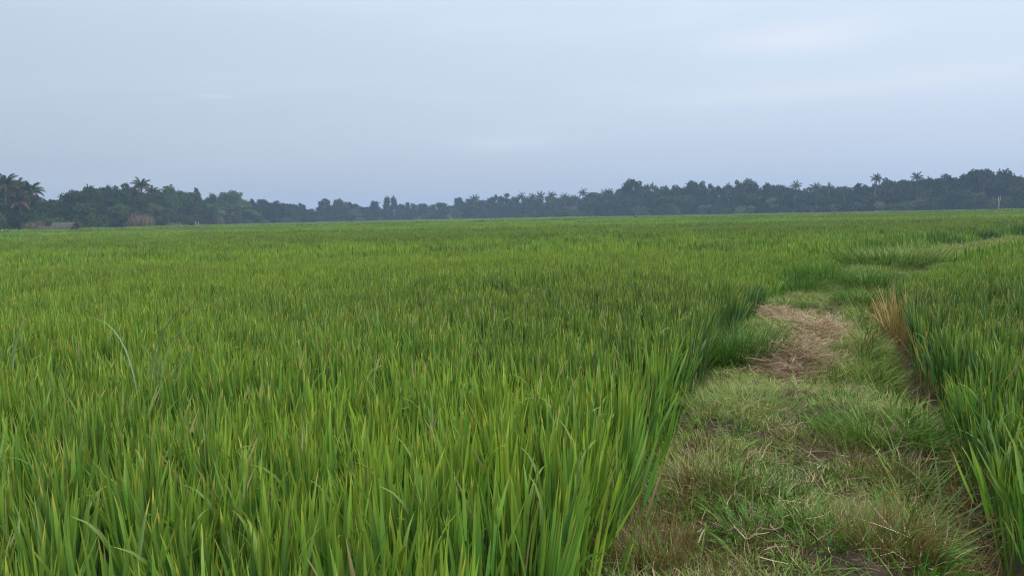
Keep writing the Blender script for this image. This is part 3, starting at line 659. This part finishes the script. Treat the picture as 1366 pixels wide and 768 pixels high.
def lobes_for(kind, seed):
    g = np.random.default_rng(seed); L = []
    if kind == 'round':
        for k in range(9):
            a = g.uniform(0, 6.28); q = g.uniform(0.3, 2.5); L.append((math.cos(a) * q, math.sin(a) * q, g.uniform(4.5, 9.6) - q * .5, g.uniform(1.5, 2.3), g.uniform(1.5, 2.3), g.uniform(1.2, 1.9)))
        L.append((0, 0, 9.3, 1.8, 1.8, 1.7)); h = 6
    elif kind == 'tall':
        for k in range(11): a = g.uniform(0, 6.28); z = 3.2 + k * 0.82; q = g.uniform(0.2, 1.1) * (1.2 - z / 14); L.append((math.cos(a) * q, math.sin(a) * q, z, g.uniform(1.0, 1.6) * (1.35 - z / 18), g.uniform(1.0, 1.6) * (1.3 - z / 18), 1.2))
        h = 10
    elif kind == 'spread':
        for k in range(12): a = g.uniform(0, 6.28); q = g.uniform(0.5, 4.2); L.append((math.cos(a) * q, math.sin(a) * q, 9.8 - q * .55 + g.uniform(-1.3, .4), g.uniform(1.1, 1.9), g.uniform(1.1, 1.9), g.uniform(.6, 1.1)))
        L += [(g.uniform(-2, 2), g.uniform(-2, 2), g.uniform(4, 7), 1.6, 1.6, 1.3) for _ in range(4)]; h = 7
    elif kind == 'ragged':
        for k in range(14): a = g.uniform(0, 6.28); q = g.uniform(0.2, 3.0); L.append((math.cos(a) * q, math.sin(a) * q, g.uniform(3.0, 10.8) - q * 0.3, g.uniform(.8, 1.5), g.uniform(.8, 1.5), g.uniform(.6, 1.3)))
        h = 8
    elif kind == 'bush':
        for k in range(8): a = g.uniform(0, 6.28); q = g.uniform(0.2, 3.2); L.append((math.cos(a) * q, math.sin(a) * q, g.uniform(0.6, 3.0) - q * .2, g.uniform(1.1, 1.8), g.uniform(1.1, 1.8), g.uniform(1.0, 1.5)))
        h = 2.2
    elif kind == 'ball':
        L = [(0, 0, 9.3, 1.5, 1.5, 2.5), (0.4, 0.2, 7.6, 1.2, 1.2, 1.5), (-.4, .1, 10.2, 1.1, 1.1, 1.4)]; h = 9
    return L, h
VAR = {}
for kind, cnt, nq, sz in (('round', 4, 3000, .30), ('tall', 3, 2400, .28), ('spread', 3, 2800, .28), ('ragged', 4, 2600, .28), ('bush', 3, 1500, .30), ('ball', 2, 1300, .3)):
    for i in range(cnt):
        sd_ = 100 + len(VAR) * 7 + i; Lb, h = lobes_for(kind, sd_)
        cm = crown_mesh('crown', Lb, nq, sz, M['crown'], sd_); cm2 = cm.copy(); cm2.materials.clear(); cm2.materials.append(M['crown2']); cm3 = cm.copy(); cm3.materials.clear(); cm3.materials.append(M['crown3'])
        top = np.percentile(np.array([l[2] + l[5] for l in Lb]), 95) * 1.0
        wd = max(max(abs(l[0]) + l[3] for l in Lb), 1) * 2
        VAR[(kind, i)] = (cm3, cm, cm2, trunk_mesh(h, 0.22 if kind != 'bush' else .1, Lb, M['bark'], sd_), top, wd)
KN = {'round': 4, 'tall': 3, 'spread': 3, 'ragged': 4, 'bush': 3, 'ball': 2}
def tree(u, vtop, kind, label, wpx=None, off=0.0, light=False, group=None, name=None, cat='tree', trunk=None):
    dist = float(DEPTH(u)) + off; x_, y_ = at(u, dist); H = zat(u, vtop, dist) - FIELD_Z
    cm3, cm, cm2, tm, top, wd = VAR[(kind, int(rng.integers(0, KN[kind])))]
    s = H / top; sx = s * U(0.9, 1.25)
    if wpx: sx = wpx * dist / FPX / wd
    sx = float(np.clip(sx, 0.5 * s, 2.4 * s))
    nm = name or ('shrub' if kind == 'bush' else 'broadleaf_tree')
    e = bpy.data.objects.new(nm, None); COL.objects.link(e); e.location = (x_, y_, FIELD_Z - 0.1); e.scale = (sx, sx, s)
    e.rotation_euler = (0, 0, float(U(0, 6.28)))
    link('trunk', tm if trunk is None else trunk, e)
    link('crown', cm2 if light else (cm3 if u < 335 else cm), e); return tag(e, label, cat if kind != 'bush' else 'shrub', group)

def frond_geo(b, L, az, el, droop, g, nl=16, w=0.11, a=0.5):
    n = 9; s = np.linspace(0, 1, n); th = el - droop * s ** 1.4
    dx = np.cumsum(np.cos(th)) * L / n; dz = np.cumsum(np.sin(th)) * L / n
    P = np.stack([np.concatenate([[0], dx]) * math.cos(az), np.concatenate([[0], dx]) * math.sin(az), np.concatenate([[0], dz])], 1)
    b.tube(P, np.linspace(.06, .015, len(P)), 4, a=a * .8)
    side = np.array([-math.sin(az), math.cos(az), 0]); V = []; T = []
    for i in range(nl):
        f = 0.12 + 0.86 * i / nl; p = np.array([np.interp(f, np.linspace(0, 1, len(P)), P[:, k]) for k in range(3)])
        q = np.array([np.interp(min(1, f + .05), np.linspace(0, 1, len(P)), P[:, k]) for k in range(3)]); t = (q - p) / (np.linalg.norm(q - p) + 1e-6)
        ll = L * 0.30 * math.sin(math.pi * min(.97, f * .85 + .15)) ** .6
        for sg in (-1, 1):
            tip = p + (side * sg * 0.62 + t * 0.45 + np.array([0, 0, -0.65 - .25 * g.random()])) * ll
            k = len(V); V += [p - t * w, p + t * w, tip]; T.append((k, k + 1, k + 2))
    b.add(V, None, T, a=np.clip(a + g.uniform(-.25, .25, len(V)), 0, 1))
def palm_fronds(seed, n=20, L=3.6):
    g = np.random.default_rng(seed); out = []
    for k in range(n):
        az = k * 2.4 + g.uniform(-.2, .2); f = k / n; el = 1.5 - 1.9 * f + g.uniform(-.15, .15); out.append((L * g.uniform(.8, 1.15), az, el, g.uniform(.6, 1.2) + .3 * f, g))
    return out
PH = 11.0
def palm_trunk(seed, mat='palmbark'):
    g = np.random.default_rng(seed); b = MB(); lx, ly = g.uniform(-1, 1), g.uniform(-.6, .6); s = np.linspace(0, 1, 9)
    P = np.stack([lx * s ** 2, ly * s ** 2, s * PH], 1); b.tube(P, .22 - .08 * s, 8); return b.mesh('trunk', [M[mat]]), P[-1]
PALM = []
for i in range(5):
    b = MB(); [frond_geo(b, *f) for f in palm_fronds(40 + i, int(18 + i))]; tm, tp = palm_trunk(i); cmesh = b.mesh('crown', [M['frond']])
    PALM.append((tm, tp, cmesh))
FR = []
for i in range(4):
    g_ = np.random.default_rng(70 + i); b = MB(); frond_geo(b, 3.8, 0, 0.0, 1.1 + .15 * i, g_, 20); FR.append(b.mesh('frond', [M['frond']]))
b = MB(); frond_geo(b, 3.2, 0, 0.0, 1.0, np.random.default_rng(3), 14); FRD = b.mesh('frond', [M['dryfrond']])
def palm(u, vtop, label, detail=False, off=0.0, group=None, rpx=None, dry=2):
    dist = float(DEPTH(u)) + off; x_, y_ = at(u, dist); sw = (rpx or 5.5) * dist / FPX / 3.1; H = zat(u, vtop, dist) - FIELD_Z - 2.6 * sw
    tm, tp, cm = PALM[int(rng.integers(0, 5))]; sz = H / PH
    e = bpy.data.objects.new('coconut_palm', None); COL.objects.link(e); e.location = (x_, y_, FIELD_Z - .1); e.rotation_euler = (0, 0, float(U(0, 6.28)))
    t = link('trunk', tm, e); t.scale = (1.3, 1.3, sz); top = Vector((tp[0] * 1.3, tp[1] * 1.3, tp[2] * sz))
    if detail:
        n = 20
        for k in range(n):
            f = k / n; dr = k >= n - dry; o = link('frond', FRD if dr else FR[k % 4], e); o.location = top
            o.rotation_euler = (0, -(1.45 - 1.75 * f + U(-.12, .12)), k * 2.4 + U(-.2, .2)); o.scale = (sw,) * 3
            if dr: o['label'] = 'brown dried frond hanging down'
    else:
        o = link('crown', cm, e); o.location = top; o.scale = (sw,) * 3; o.rotation_euler = (0, 0, float(U(0, 6.28)))
    return tag(e, label, 'palm tree', group)

# left palm grove (nearest)
for u, v, off, lb in [(8, 231, 0, 'tallest coconut palm at the left edge of the tree belt'), (22, 238, 8, 'second coconut palm in the left grove, brown fronds hanging'),
                      (38, 241, 2, 'rightmost tall coconut palm of the left grove'), (-14, 240, 4, 'coconut palm cut by the left frame edge'),
                      (30, 254, -6, 'lower coconut palm in front of the left grove'), (46, 262, 5, 'short coconut palm on the right flank of the left grove')]:
    palm(u, v, lb, True, off, rpx=14, dry=4)
palm(193, 237, 'lone coconut palm with upright fronds rising above the broadleaf trees on the left', True, -4, rpx=11.5, dry=3)
palm(205, 247, 'small coconut palm just right of the lone tall one', True, 6, rpx=9)
palm(226, 276, 'short palm with pale trunk at the field edge right of the tan reeds', True, -14, rpx=8, dry=3)
for u, v, off, lb in [(632, 258, 0, 'single coconut palm standing above the trees in the centre left'), (697, 255, 0, 'leftmost of the row of four coconut palms in the centre'),
                 (709, 256, 4, 'second palm from the left in the centre row of four'), (722, 254, 0, 'third palm from the left in the centre row of four'),
                 (733, 254, 2, 'rightmost of the row of four coconut palms in the centre'), (755, 256, 6, 'palm just right of the centre row of four'),
                 (777, 250, 3, 'thin palm poking above the canopy right of centre'), (806, 251, 0, 'left one of a palm pair before the round topped tree'),
                 (814, 250, 4, 'right one of a palm pair before the round topped tree'), (871, 243, 0, 'palm behind the right shoulder of the round topped tree'),
                 (970, 243, 2, 'palm left of the twin domed trees right of centre'), (1062, 240, -2, 'palm with visible pale trunk right of the domed trees'),
                 (1090, 242, -2, 'palm right of the pale trunked palm'), (1104, 243, 4, 'third palm in the loose row right of the domed trees'),
                 (1166, 230, 0, 'tallest palm on the right, its upright tuft clear above the canopy'), (1223, 228, 0, 'palm crown standing over the dense trees right of the tallest palm'),
                 (1238, 235, 6, 'small palm just right of the palm over the dense trees'), (1356, 233, 0, 'palm at the right end of the tree belt near the frame edge'),
                 (1358, 243, -3, 'lower palm under the right end of the tree belt'), (745, 262, -6, 'low palm under the centre row'), (1180, 243, -4, 'drooping palm below and right of the tallest right palm'), (655, 262, 3, 'small palm right of the single centre left palm')]:
    palm(u, v + 1.6, lb, False, off, rpx=7.6)
# named broadleaf trees on the skyline
TR = [(60, 270, 'ragged', 22, 10, 0, 'low ragged tree behind the thatched hut'), (82, 268, 'ragged', 20, 14, 0, 'small dark tree right above the hut roof'),
      (105, 254, 'spread', 30, 4, 0, 'spreading tree right of the hut'), (122, 248, 'round', 26, 8, 0, 'tallest round tree between the hut and the lone palm'),
      (146, 250, 'spread', 30, 10, 0, 'flat topped tree left of the lone palm'), (160, 246, 'ragged', 22, 6, 0, 'feathery topped tree left of the lone palm'),
      (177, 249, 'round', 26, 2, 0, 'dense dark tree directly left of the lone palm'), (212, 254, 'round', 28, 0, 0, 'dense tree directly right of the lone palm'),
      (228, 249, 'tall', 22, 6, 1, 'light green upright tree at the left of the second group'), (243, 254, 'round', 24, 4, 1, 'rounded lighter tree in the second group on the left'),
      (265, 252, 'tall', 18, 2, 1, 'slim light tree with forked top'), (284, 260, 'ragged', 20, 0, 0, 'tree with a gap of sky on its left, right of the slim tree'),
      (300, 257, 'tall', 18, 6, 1, 'upright pale tree left of the leaning topped one'), (315, 254, 'spread', 22, 2, 1, 'leaning topped tall tree, last high one on the left side'),
      (338, 266, 'tall', 16, 0, 0, 'narrow tree stepping down towards the centre'), (352, 265, 'round', 20, 6, 0, 'round bluish tree stepping down towards the centre'),
      (370, 269, 'spread', 24, 0, 0, 'wide low bluish tree left of the dip in the skyline'), (388, 271, 'round', 22, 4, 0, 'low round bluish tree at the dip in the skyline'),
      (402, 272, 'ragged', 14, 0, 0, 'thin ragged tree at the lowest dip of the skyline'), (433, 265, 'ragged', 14, 0, 0, 'thin pointed tree just right of the skyline dip'),
      (452, 265, 'round', 22, 2, 1, 'rounded tree between the dip and the twin ball tops'), (470, 271, 'ragged', 16, 5, 0, 'low tree left of the twin ball tops'),
      (500, 269, 'tall', 16, 4, 0, 'slim tree just left of the twin ball tops'), (517, 262, 'ball', 9, 0, 0, 'left one of the two ball topped trees'),
      (526, 262, 'ball', 8, 1, 0, 'right one of the two ball topped trees'), (546, 270, 'ragged', 14, 3, 0, 'small pointed tree right of the twin ball tops'),
      (563, 271, 'round', 20, 6, 0, 'low bluish tree in the flat stretch right of the ball tops'), (590, 270, 'spread', 22, 4, 0, 'low wide tree in the flat stretch left of the single palm'),
      (612, 263, 'round', 20, 2, 0, 'rounded tree left of the single centre left palm'), (670, 259, 'ragged', 18, 0, 0, 'upright dark tree left of the four palms'),
      (658, 263, 'tall', 14, 5, 0, 'slim dark tree between the single palm and the four palms'), (790, 256, 'round', 24, 6, 0, 'rounded tree right of the thin centre palm'),
      (845, 239, 'spread', 26, 0, 0, 'large round topped tree, highest in the middle of the belt'), (862, 247, 'round', 22, 6, 0, 'dense tree leaning on the right of the large round topped one'),
      (828, 251, 'round', 18, 4, 0, 'lower tree at the left foot of the large round topped one'), (898, 249, 'spread', 26, 4, 0, 'flat dark tree between the large one and the domed pair'),
      (922, 240, 'round', 18, 2, 0, 'dark domed tree, left peak right of centre'), (937, 243, 'tall', 16, 5, 0, 'upright tree just right of the left dark dome'),
      (952, 247, 'ragged', 18, 2, 0, 'ragged tree in the saddle between two domes'), (984, 242, 'spread', 20, 3, 0, 'tree at the left shoulder of the right dark dome'),
      (997, 239, 'round', 24, 0, 0, 'big dark domed tree, right peak right of centre'), (1025, 246, 'ragged', 22, 2, 0, 'level topped tree right of the big dark dome'),
      (1042, 247, 'spread', 22, 6, 0, 'level topped tree left of the pale trunked palm'), (1125, 248, 'round', 22, 4, 0, 'rounded tree left of the tallest right palm'),
      (1146, 245, 'ragged', 20, 0, 0, 'ragged tree just left of the tallest right palm'), (1182, 239, 'spread', 28, 5, 0, 'wide dark tree under the tallest right palm'),
      (1205, 239, 'round', 26, 3, 0, 'dense dark tree between the two highest right palms'), (1232, 238, 'round', 30, 6, 0, 'broad dense tree under the second high right palm'),
      (1258, 235, 'spread', 30, 3, 0, 'long flat crowned tree right of the second high palm'), (1284, 233, 'round', 22, 0, 0, 'tree at the left of the tall right end group'),
      (1306, 226, 'spread', 32, 3, 0, 'largest spreading tree in the tall group at the right end'), (1322, 227, 'ragged', 20, 6, 0, 'airy topped tree in the middle of the right end group'),
      (1340, 227, 'round', 24, 0, 0, 'rounded tall tree near the right frame edge'), (1360, 236, 'ragged', 18, 8, 0, 'ragged tree cut by the right frame edge')]
for u, v, kd, w, off, lt, lb in TR: tree(u, v, kd, lb, w * 1.15, off, bool(lt))
SKY = np.array([(-200, 240), (0, 240), (40, 250), (55, 264), (90, 268), (105, 258), (125, 251), (160, 251), (180, 252), (215, 258), (228, 253), (262, 256), (273, 268), (285, 263), (310, 257), (328, 267), (350, 269), (385, 272), (415, 280), (432, 271), (452, 268), (480, 274), (545, 274), (600, 273), (625, 266), (680, 264), (740, 264), (770, 260), (820, 256), (845, 248), (880, 250), (905, 252), (922, 246), (950, 251), (990, 246), (1050, 251), (1110, 250), (1150, 249), (1180, 243), (1260, 240), (1290, 238), (1345, 233), (1366, 238), (1560, 238)])
def skyl(u): return float(np.interp(u, SKY[:, 0], SKY[:, 1]))
def base_v(u): return horizon(u) + 2
LM = [(8, 'the left edge palm grove'), (60, 'the small dark trees over the hut'), (80, 'the thatched hut'), (122, 'the tall round tree right of the hut'), (146, 'the flat topped left tree'), (160, 'the feathery topped tree'),
      (177, 'the tan reeds'), (193, 'the lone left palm'), (212, 'the dense tree beside the lone palm'), (228, 'the light upright tree'), (247, 'the rounded lighter tree'), (265, 'the slim fork topped tree'), (288, 'the yellowish reed bush'), (315, 'the leaning topped tree'),
      (338, 'the narrow tree stepping down'), (352, 'the round bluish tree'), (370, 'the wide low bluish tree'), (388, 'the low round tree at the dip'), (402, 'the lowest dip of the skyline'), (433, 'the pointed tree after the dip'),
      (452, 'the rounded tree left of the ball tops'), (478, 'the pale shrub left of the ball tops'), (500, 'the slim tree before the ball tops'), (521, 'the twin ball topped trees'), (546, 'the small pointed tree after the ball tops'), (563, 'the flat skyline stretch'),
      (590, 'the low wide tree of the flat stretch'), (601, 'the right whitish post'), (615, 'the rounded tree before the single palm'), (632, 'the single centre left palm'), (655, 'the slim tree after the single palm'), (670, 'the upright dark tree left of four palms'),
      (697, 'the leftmost of the four palms'), (722, 'the third of the four palms'), (735, 'the rightmost of the four palms'), (755, 'the palm after the row of four'), (777, 'the thin poking palm'), (790, 'the rounded tree after the thin palm'), (810, 'the close pair of palms'),
      (828, 'the foot of the large round tree'), (845, 'the large round topped tree'), (871, 'the palm right of the round topped tree'), (899, 'the pale bushy shrub'), (922, 'the left dark dome'), (938, 'the upright tree by the left dome'), (952, 'the saddle between the domes'),
      (970, 'the palm left of the right dome'), (984, 'the left shoulder of the right dome'), (997, 'the right dark dome'), (1025, 'the first level topped tree'), (1042, 'the second level topped tree'), (1062, 'the palm with a pale trunk'), (1090, 'the middle palm of the loose row'),
      (1104, 'the last palm of the loose row'), (1125, 'the rounded tree before the tallest palm'), (1146, 'the ragged tree before the tallest palm'), (1166, 'the tallest right palm'), (1182, 'the wide tree under the tallest palm'), (1205, 'the dense tree between two high palms'),
      (1223, 'the second high palm'), (1240, 'the broad tree under the second high palm'), (1258, 'the long flat crowned tree'), (1284, 'the left tree of the end group'), (1306, 'the largest spreading end tree'), (1322, 'the airy topped end tree'), (1332, 'the bare whitish trunk'),
      (1342, 'the rounded tall end tree'), (1358, 'the right end palm')]
SHAPE = {'round': 'rounded', 'spread': 'spreading', 'ragged': 'ragged', 'tall': 'upright', 'bush': 'bushy'}
def near_label(u, head, row):
    lu, ph = min(LM, key=lambda q: abs(q[0] - u)); du = u - lu
    return head + (' below ' if abs(du) < 4 and row else ' behind ' if abs(du) < 4 else ' just left of ' if du < 0 else ' just right of ') + ph
def fill():
    for row, (step, lo, hi, off, kinds) in enumerate([(11, -2, 3, 12, ('round', 'spread', 'ragged', 'tall')), (17, .25, .5, -3, ('round', 'ragged', 'round', 'spread')), (15, .60, .76, -9, ('bush', 'bush', 'ragged'))]):
        u = -45.0
        while u < 1366:
            u += step * U(.7, 1.3) * (1.3 if u < 250 else 1.0); sk = skyl(u); bv = base_v(u); kd = kinds[int(rng.integers(0, len(kinds)))]
            vt = sk + U(lo, hi) if row == 0 else sk + (bv - sk) * U(lo, hi)
            lt = bool(rng.random() < (.35 if 100 < u < 330 or row == 2 else .1))
            lb = near_label(u, ('back ', 'mid height ', 'low ')[row] + ('light ' if lt else 'dark ') + SHAPE[kd] + (' shrub' if kd == 'bush' else ' tree'), row)
            tree(u, vt, kd, lb, step * 2.0 if row < 2 else step * 1.7, off + U(-4, 4) * (1 if row < 2 else .5), lt, group=('back trees of the belt', 'middle trees of the belt', 'low front trees and shrubs of the belt')[row])
fill()
# palms inside the mass
u = 560.0
while u < 1360:
    u += U(10, 20)
    palm(u, skyl(u) + U(-2, 13), near_label(u, 'half sunk coconut palm', 1), False, U(-7, 4), 'coconut palms sunk in the tree belt', rpx=6.5)

# deeper wood behind as one mass
def back_wood():
    V = []; A = []; g = np.random.default_rng(9)
    us = g.uniform(-190, 1550, 42000); f = g.random(42000) ** 1.15
    for k in range(0, 1): pass
    hz = np.interp(us, np.linspace(-200, 1560, 40), [horizon(q) for q in np.linspace(-200, 1560, 40)])
    D = DEPTH(us) + 28 + g.uniform(0, 16, len(us))
    sk = np.interp(us, SKY[:, 0], SKY[:, 1]) + 5 + 5 * vnoise(us * .12, us * .01)
    top = (hz - sk) / FPX * D + CAM_Z; zz = FIELD_Z + f * (top - FIELD_Z)
    an = np.interp(us, uu, ang); P = np.stack([np.sin(an) * D, np.cos(an) * D, zz], 1); n = len(P)
    a = g.normal(size=(n, 3)); a /= np.linalg.norm(a, axis=1)[:, None]; b_ = np.cross(a, g.normal(size=(n, 3))); b_ /= np.linalg.norm(b_, axis=1)[:, None]
    s = g.uniform(.5, 1.1, n)[:, None]; q = np.stack([P - a * s, P - b_ * s * .7, P + a * s, P + b_ * s * .7], 1).reshape(-1, 3)
    o = link('deep_wood', mesh('deep_wood', q, np.arange(len(q)).reshape(-1, 4), {'rnd': np.repeat(g.random(n) * .5, 4)}, [M['crown']]))
    tag(o, 'dense dark foliage mass of the wood behind the front trees', 'wood', kind='stuff')
back_wood()
# scrub along the field edge
def field_edge():
    g = np.random.default_rng(19); n = 26000; us = g.uniform(-150, 1500, n); D = DEPTH(us) - 9 + g.uniform(0, 9, n)
    hgt = (0.9 + 1.6 * fbm(us * .05, us * .013) ** 1.5 * np.interp(us, [0, 330, 420, 1560], [1.3, 1.0, .7, .7])); an = np.interp(us, uu, ang)
    B = np.stack([np.sin(an) * D, np.cos(an) * D, np.full(n, FIELD_Z)], 1)
    V = blades(B, g.uniform(0, 6.28, n), g.uniform(0, .4, n), g.uniform(0, 1.2, n), hgt * g.uniform(.6, 1.1, n), g.uniform(.15, .35, n), 3, 0, g.uniform(-1, 1, n), 1.3)
    o = link('edge_scrub', bmesh_obj('edge_scrub', [V], M['grass_edge'])); tag(o, 'low rough grass and scrub along the far field edge under the trees', 'scrub', kind='stuff')
M['grass_edge'] = mat_grass('edge_scrub_leaf', [(0, (0.03, 0.055, 0.02)), (1, (0.08, 0.10, 0.035))])
field_edge()
# tan reeds on the left
def reeds(u, v0, wpx, hm, n, label, off=-12, mat='tanreed'):
    D = float(DEPTH(u)) + off; x_, y_ = at(u, D); w = wpx * D / FPX / 2
    B = np.stack([U(-w, w, n), U(-2.5, 2.5, n), np.zeros(n)], 1); hh = hm * (0.7 + 0.6 * fbm(B[:, 0] * .5 + u, B[:, 1] * .5)) * (0.55 + 0.75 * vnoise(B[:, 0] * 1.3 + u, B[:, 1] * .8))
    me = bmesh_obj('reed_clump', [blades(B, U(0, 6.28, n), U(0, .3, n), U(0, .8, n), hh * U(.7, 1.1, n), U(.06, .15, n), 4, 0, U(-1, 1, n), 1.3)], M[mat])
    o = link('reed_clump', me, loc=(x_, y_, FIELD_Z)); tag(o, label, 'reeds')
reeds(177, 0, 46, 4.6, 2600, 'tall tan dry reeds at the field edge below the lone palm')
reeds(36, 0, 26, 3.0, 1200, 'brownish reeds left of the thatched hut')
reeds(288, 0, 18, 4.6, 900, 'small yellowish bush of dry reeds under the slim light trees', -14)
reeds(232, 0, 16, 2.0, 700, 'short green brown reeds between the two tan clumps', -14)
# light banana-like shrubs on the right centre
for u, v, w, lb in [(899, 273, 20, 'pale green bushy shrub at the field edge right of the round topped tree'), (940, 276, 16, 'light shrub at the field edge below the left dark dome'),
                    (968, 277, 16, 'light low shrub at the field edge between the domes'), (985, 277, 12, 'small light shrub left of the right dome base'), (478, 290, 22, 'pale low shrub at the field edge left of the ball tops')]:
    tree(u, v, 'bush', lb, w, -14, True)
for u, v, w, lb in [(118, 302, 7, 'small dark bush standing alone in the rice right of the hut')]:
    tree(u, v, 'bush', lb, w, -30, False)

# hut
def hut():
    D = 186.0; x_, y_ = at(80, D); e = bpy.data.objects.new('thatched_hut', None); COL.objects.link(e); e.location = (x_, y_, FIELD_Z)
    e.rotation_euler = (0, 0, math.atan2(-x_, y_) * 1.0 - 0.55); e.scale = (.74, .74, .80); tag(e, 'low grey thatched hut with a sagging roof at the far left field edge', 'hut')
    w = link('wall', (lambda b: (b.box(-3.0, -1.2, 0, 2.6, 1.5, 1.35), b.mesh('wall', [M['darkwood']]))[1])(MB()), e)
    w2 = link('end_wall', (lambda b: (b.box(2.4, -1.3, 0, 4.0, 1.55, 1.5), b.mesh('end_wall', [M['redbrick']]))[1])(MB()), e); w2['label'] = 'reddish end wall'
    for px_, py_ in ((-3.8, -1.9), (-1.2, -2.0), (1.4, -2.0), (3.9, -1.9), (-5.6, -1.3)):
        b = MB(); b.tube([(px_, py_, -.1), (px_ + .05, py_, 1.35)], .07, 6); link('post', b.mesh('post', [M['darkwood']]), e)
    def roof(x0, x1, y0, y1, ze, zr, nm, sag):
        b = MB(); n = 22; m_ = 9
        for sg in (-1, 1):
            V = []
            for i in range(n + 1):
                for j in range(m_ + 1):
                    fx = i / n; fy = j / m_; hip = 1
                    yy = (y0 + y1) / 2 + sg * (1 - fy) * (y1 - y0) / 2; zz = ze + (zr * hip - ze) * fy - sag * math.sin(math.pi * fx) * fy + .05 * math.sin(i * 2.1 + j) + (.05 if j % 2 else 0)
                    V.append((x0 + (x1 - x0) * fx + .06 * math.sin(j * 3 + i), yy, zz))
            Q = [(i * (m_ + 1) + j, (i + 1) * (m_ + 1) + j, (i + 1) * (m_ + 1) + j + 1, i * (m_ + 1) + j + 1) for i in range(n) for j in range(m_)]
            b.add(V, Q)
        r_ = link(nm, b.mesh(nm, [M['thatch']]), e)
        g = np.random.default_rng(4); k = 900; fx = g.random(k); fy = g.random(k); yy = (y0 + y1) / 2 - (1 - fy) * (y1 - y0) / 2
        zz = ze + (zr - ze) * fy * .97 + .04 - sag * np.sin(math.pi * fx) * fy
        link('thatch', bmesh_obj('thatch', [blades(np.stack([x0 + (x1 - x0) * fx, yy, zz], 1), np.full(k, -1.57) + g.uniform(-.3, .3, k), g.uniform(1.7, 2.2, k), 0, g.uniform(.3, .7, k), g.uniform(.05, .12, k), 2, 0, 0)], M['thatch_b']), r_)['kind'] = 'stuff'
    for gx, gw, gz in ((4.0, 2.1, 2.6), (-1.7, 2.1, 2.6), (-5.6, 1.7, 1.8)):
        b = MB(); b.add([(gx, -gw, 1.0), (gx, gw, 1.0), (gx, 0, gz), (gx + .08, -gw, 1.0), (gx + .08, gw, 1.0), (gx + .08, 0, gz)], [(0, 1, 4, 3), (1, 2, 5, 4), (2, 0, 3, 5)], [(0, 2, 1), (3, 4, 5)]); link('gable', b.mesh('gable', [M['darkwood']]), e)
    roof(-1.9, 4.4, -2.3, 2.3, 1.25, 2.75, 'roof', .12)
    roof(-5.9, -2.0, -1.9, 1.9, .95, 1.95, 'lean_to_roof', .1)
M['thatch_b'] = mat_grass('thatch_straw', [(0, (0.05, 0.048, 0.045)), (1, (0.17, 0.16, 0.15))])
hut()
# thin posts far in the field
def post(u, vt, wpx, D, mat, label, cat='post'):
    x_, y_ = at(u, D); h = zat(u, vt, D) - FIELD_Z; r = wpx * D / FPX / 2; b = MB()
    b.tube([(0, 0, -.2), (.01, 0, h * .5), (.03, 0, h)], [r, r * .95, r * .85], 8); o = link('field_post', b.mesh('field_post', [M[mat]]), loc=(x_, y_, FIELD_Z)); tag(o, label, cat)
post(847, 287.5, 2.0, 150, 'darkwood', 'short dark post standing in the rice near the centre right tree line')
post(559.5, 290.5, 1.0, 380, 'white', 'left one of two tiny whitish posts at the far centre field edge')
post(601.5, 289.5, 1.2, 380, 'white', 'right one of two tiny whitish posts at the far centre field edge')
post(261, 295.5, 1.2, 225, 'white', 'left one of a pair of short white posts under the slim trees')
post(264.5, 296, 1.0, 225, 'white', 'right one of a pair of short white posts under the slim trees')
post(2.5, 306, 1.6, 165, 'white', 'tiny white post at the left frame edge field margin')
# pale bare trunk at the right
def pale_trunk():
    D = float(DEPTH(1332)) - 12; x_, y_ = at(1332, D); h = zat(1332, 262, D) - FIELD_Z; b = MB()
    b.tube([(0, 0, -.2), (.1, 0, h * .5), (-.1, 0, h)], [.26, .2, .1], 8); b.tube([(.05, 0, h * .5), (.5, 0, h * .8), (.6, .1, h * 1.05)], [.12, .1, .05], 6)
    o = link('bare_tree', b.mesh('bare_tree', [M['palebark']]), loc=(x_, y_, FIELD_Z)); tag(o, 'slim bare whitish trunk in front of the right end tree group', 'bare tree')
pale_trunk()

# ------------------------------------------------------------------ haze
b = MB(); b.box(-1600, -1600, -1.6, 1600, 1600, 30)
m, t = new_mat('haze_air'); pv = N(t, 'ShaderNodeVolumePrincipled'); pv.inputs['Color'].default_value = (0.52, 0.71, 1.0, 1); pv.inputs['Density'].default_value = 0.0006
pv.inputs['Anisotropy'].default_value = 0.0
o_ = N(t, 'ShaderNodeOutputMaterial'); t.links.new(pv.outputs[0], o_.inputs['Volume'])
hz = link('haze', b.mesh('haze', [m])); hz['kind'] = 'stuff'; hz['label'] = 'thin bluish morning haze over the field'; hz['category'] = 'haze'
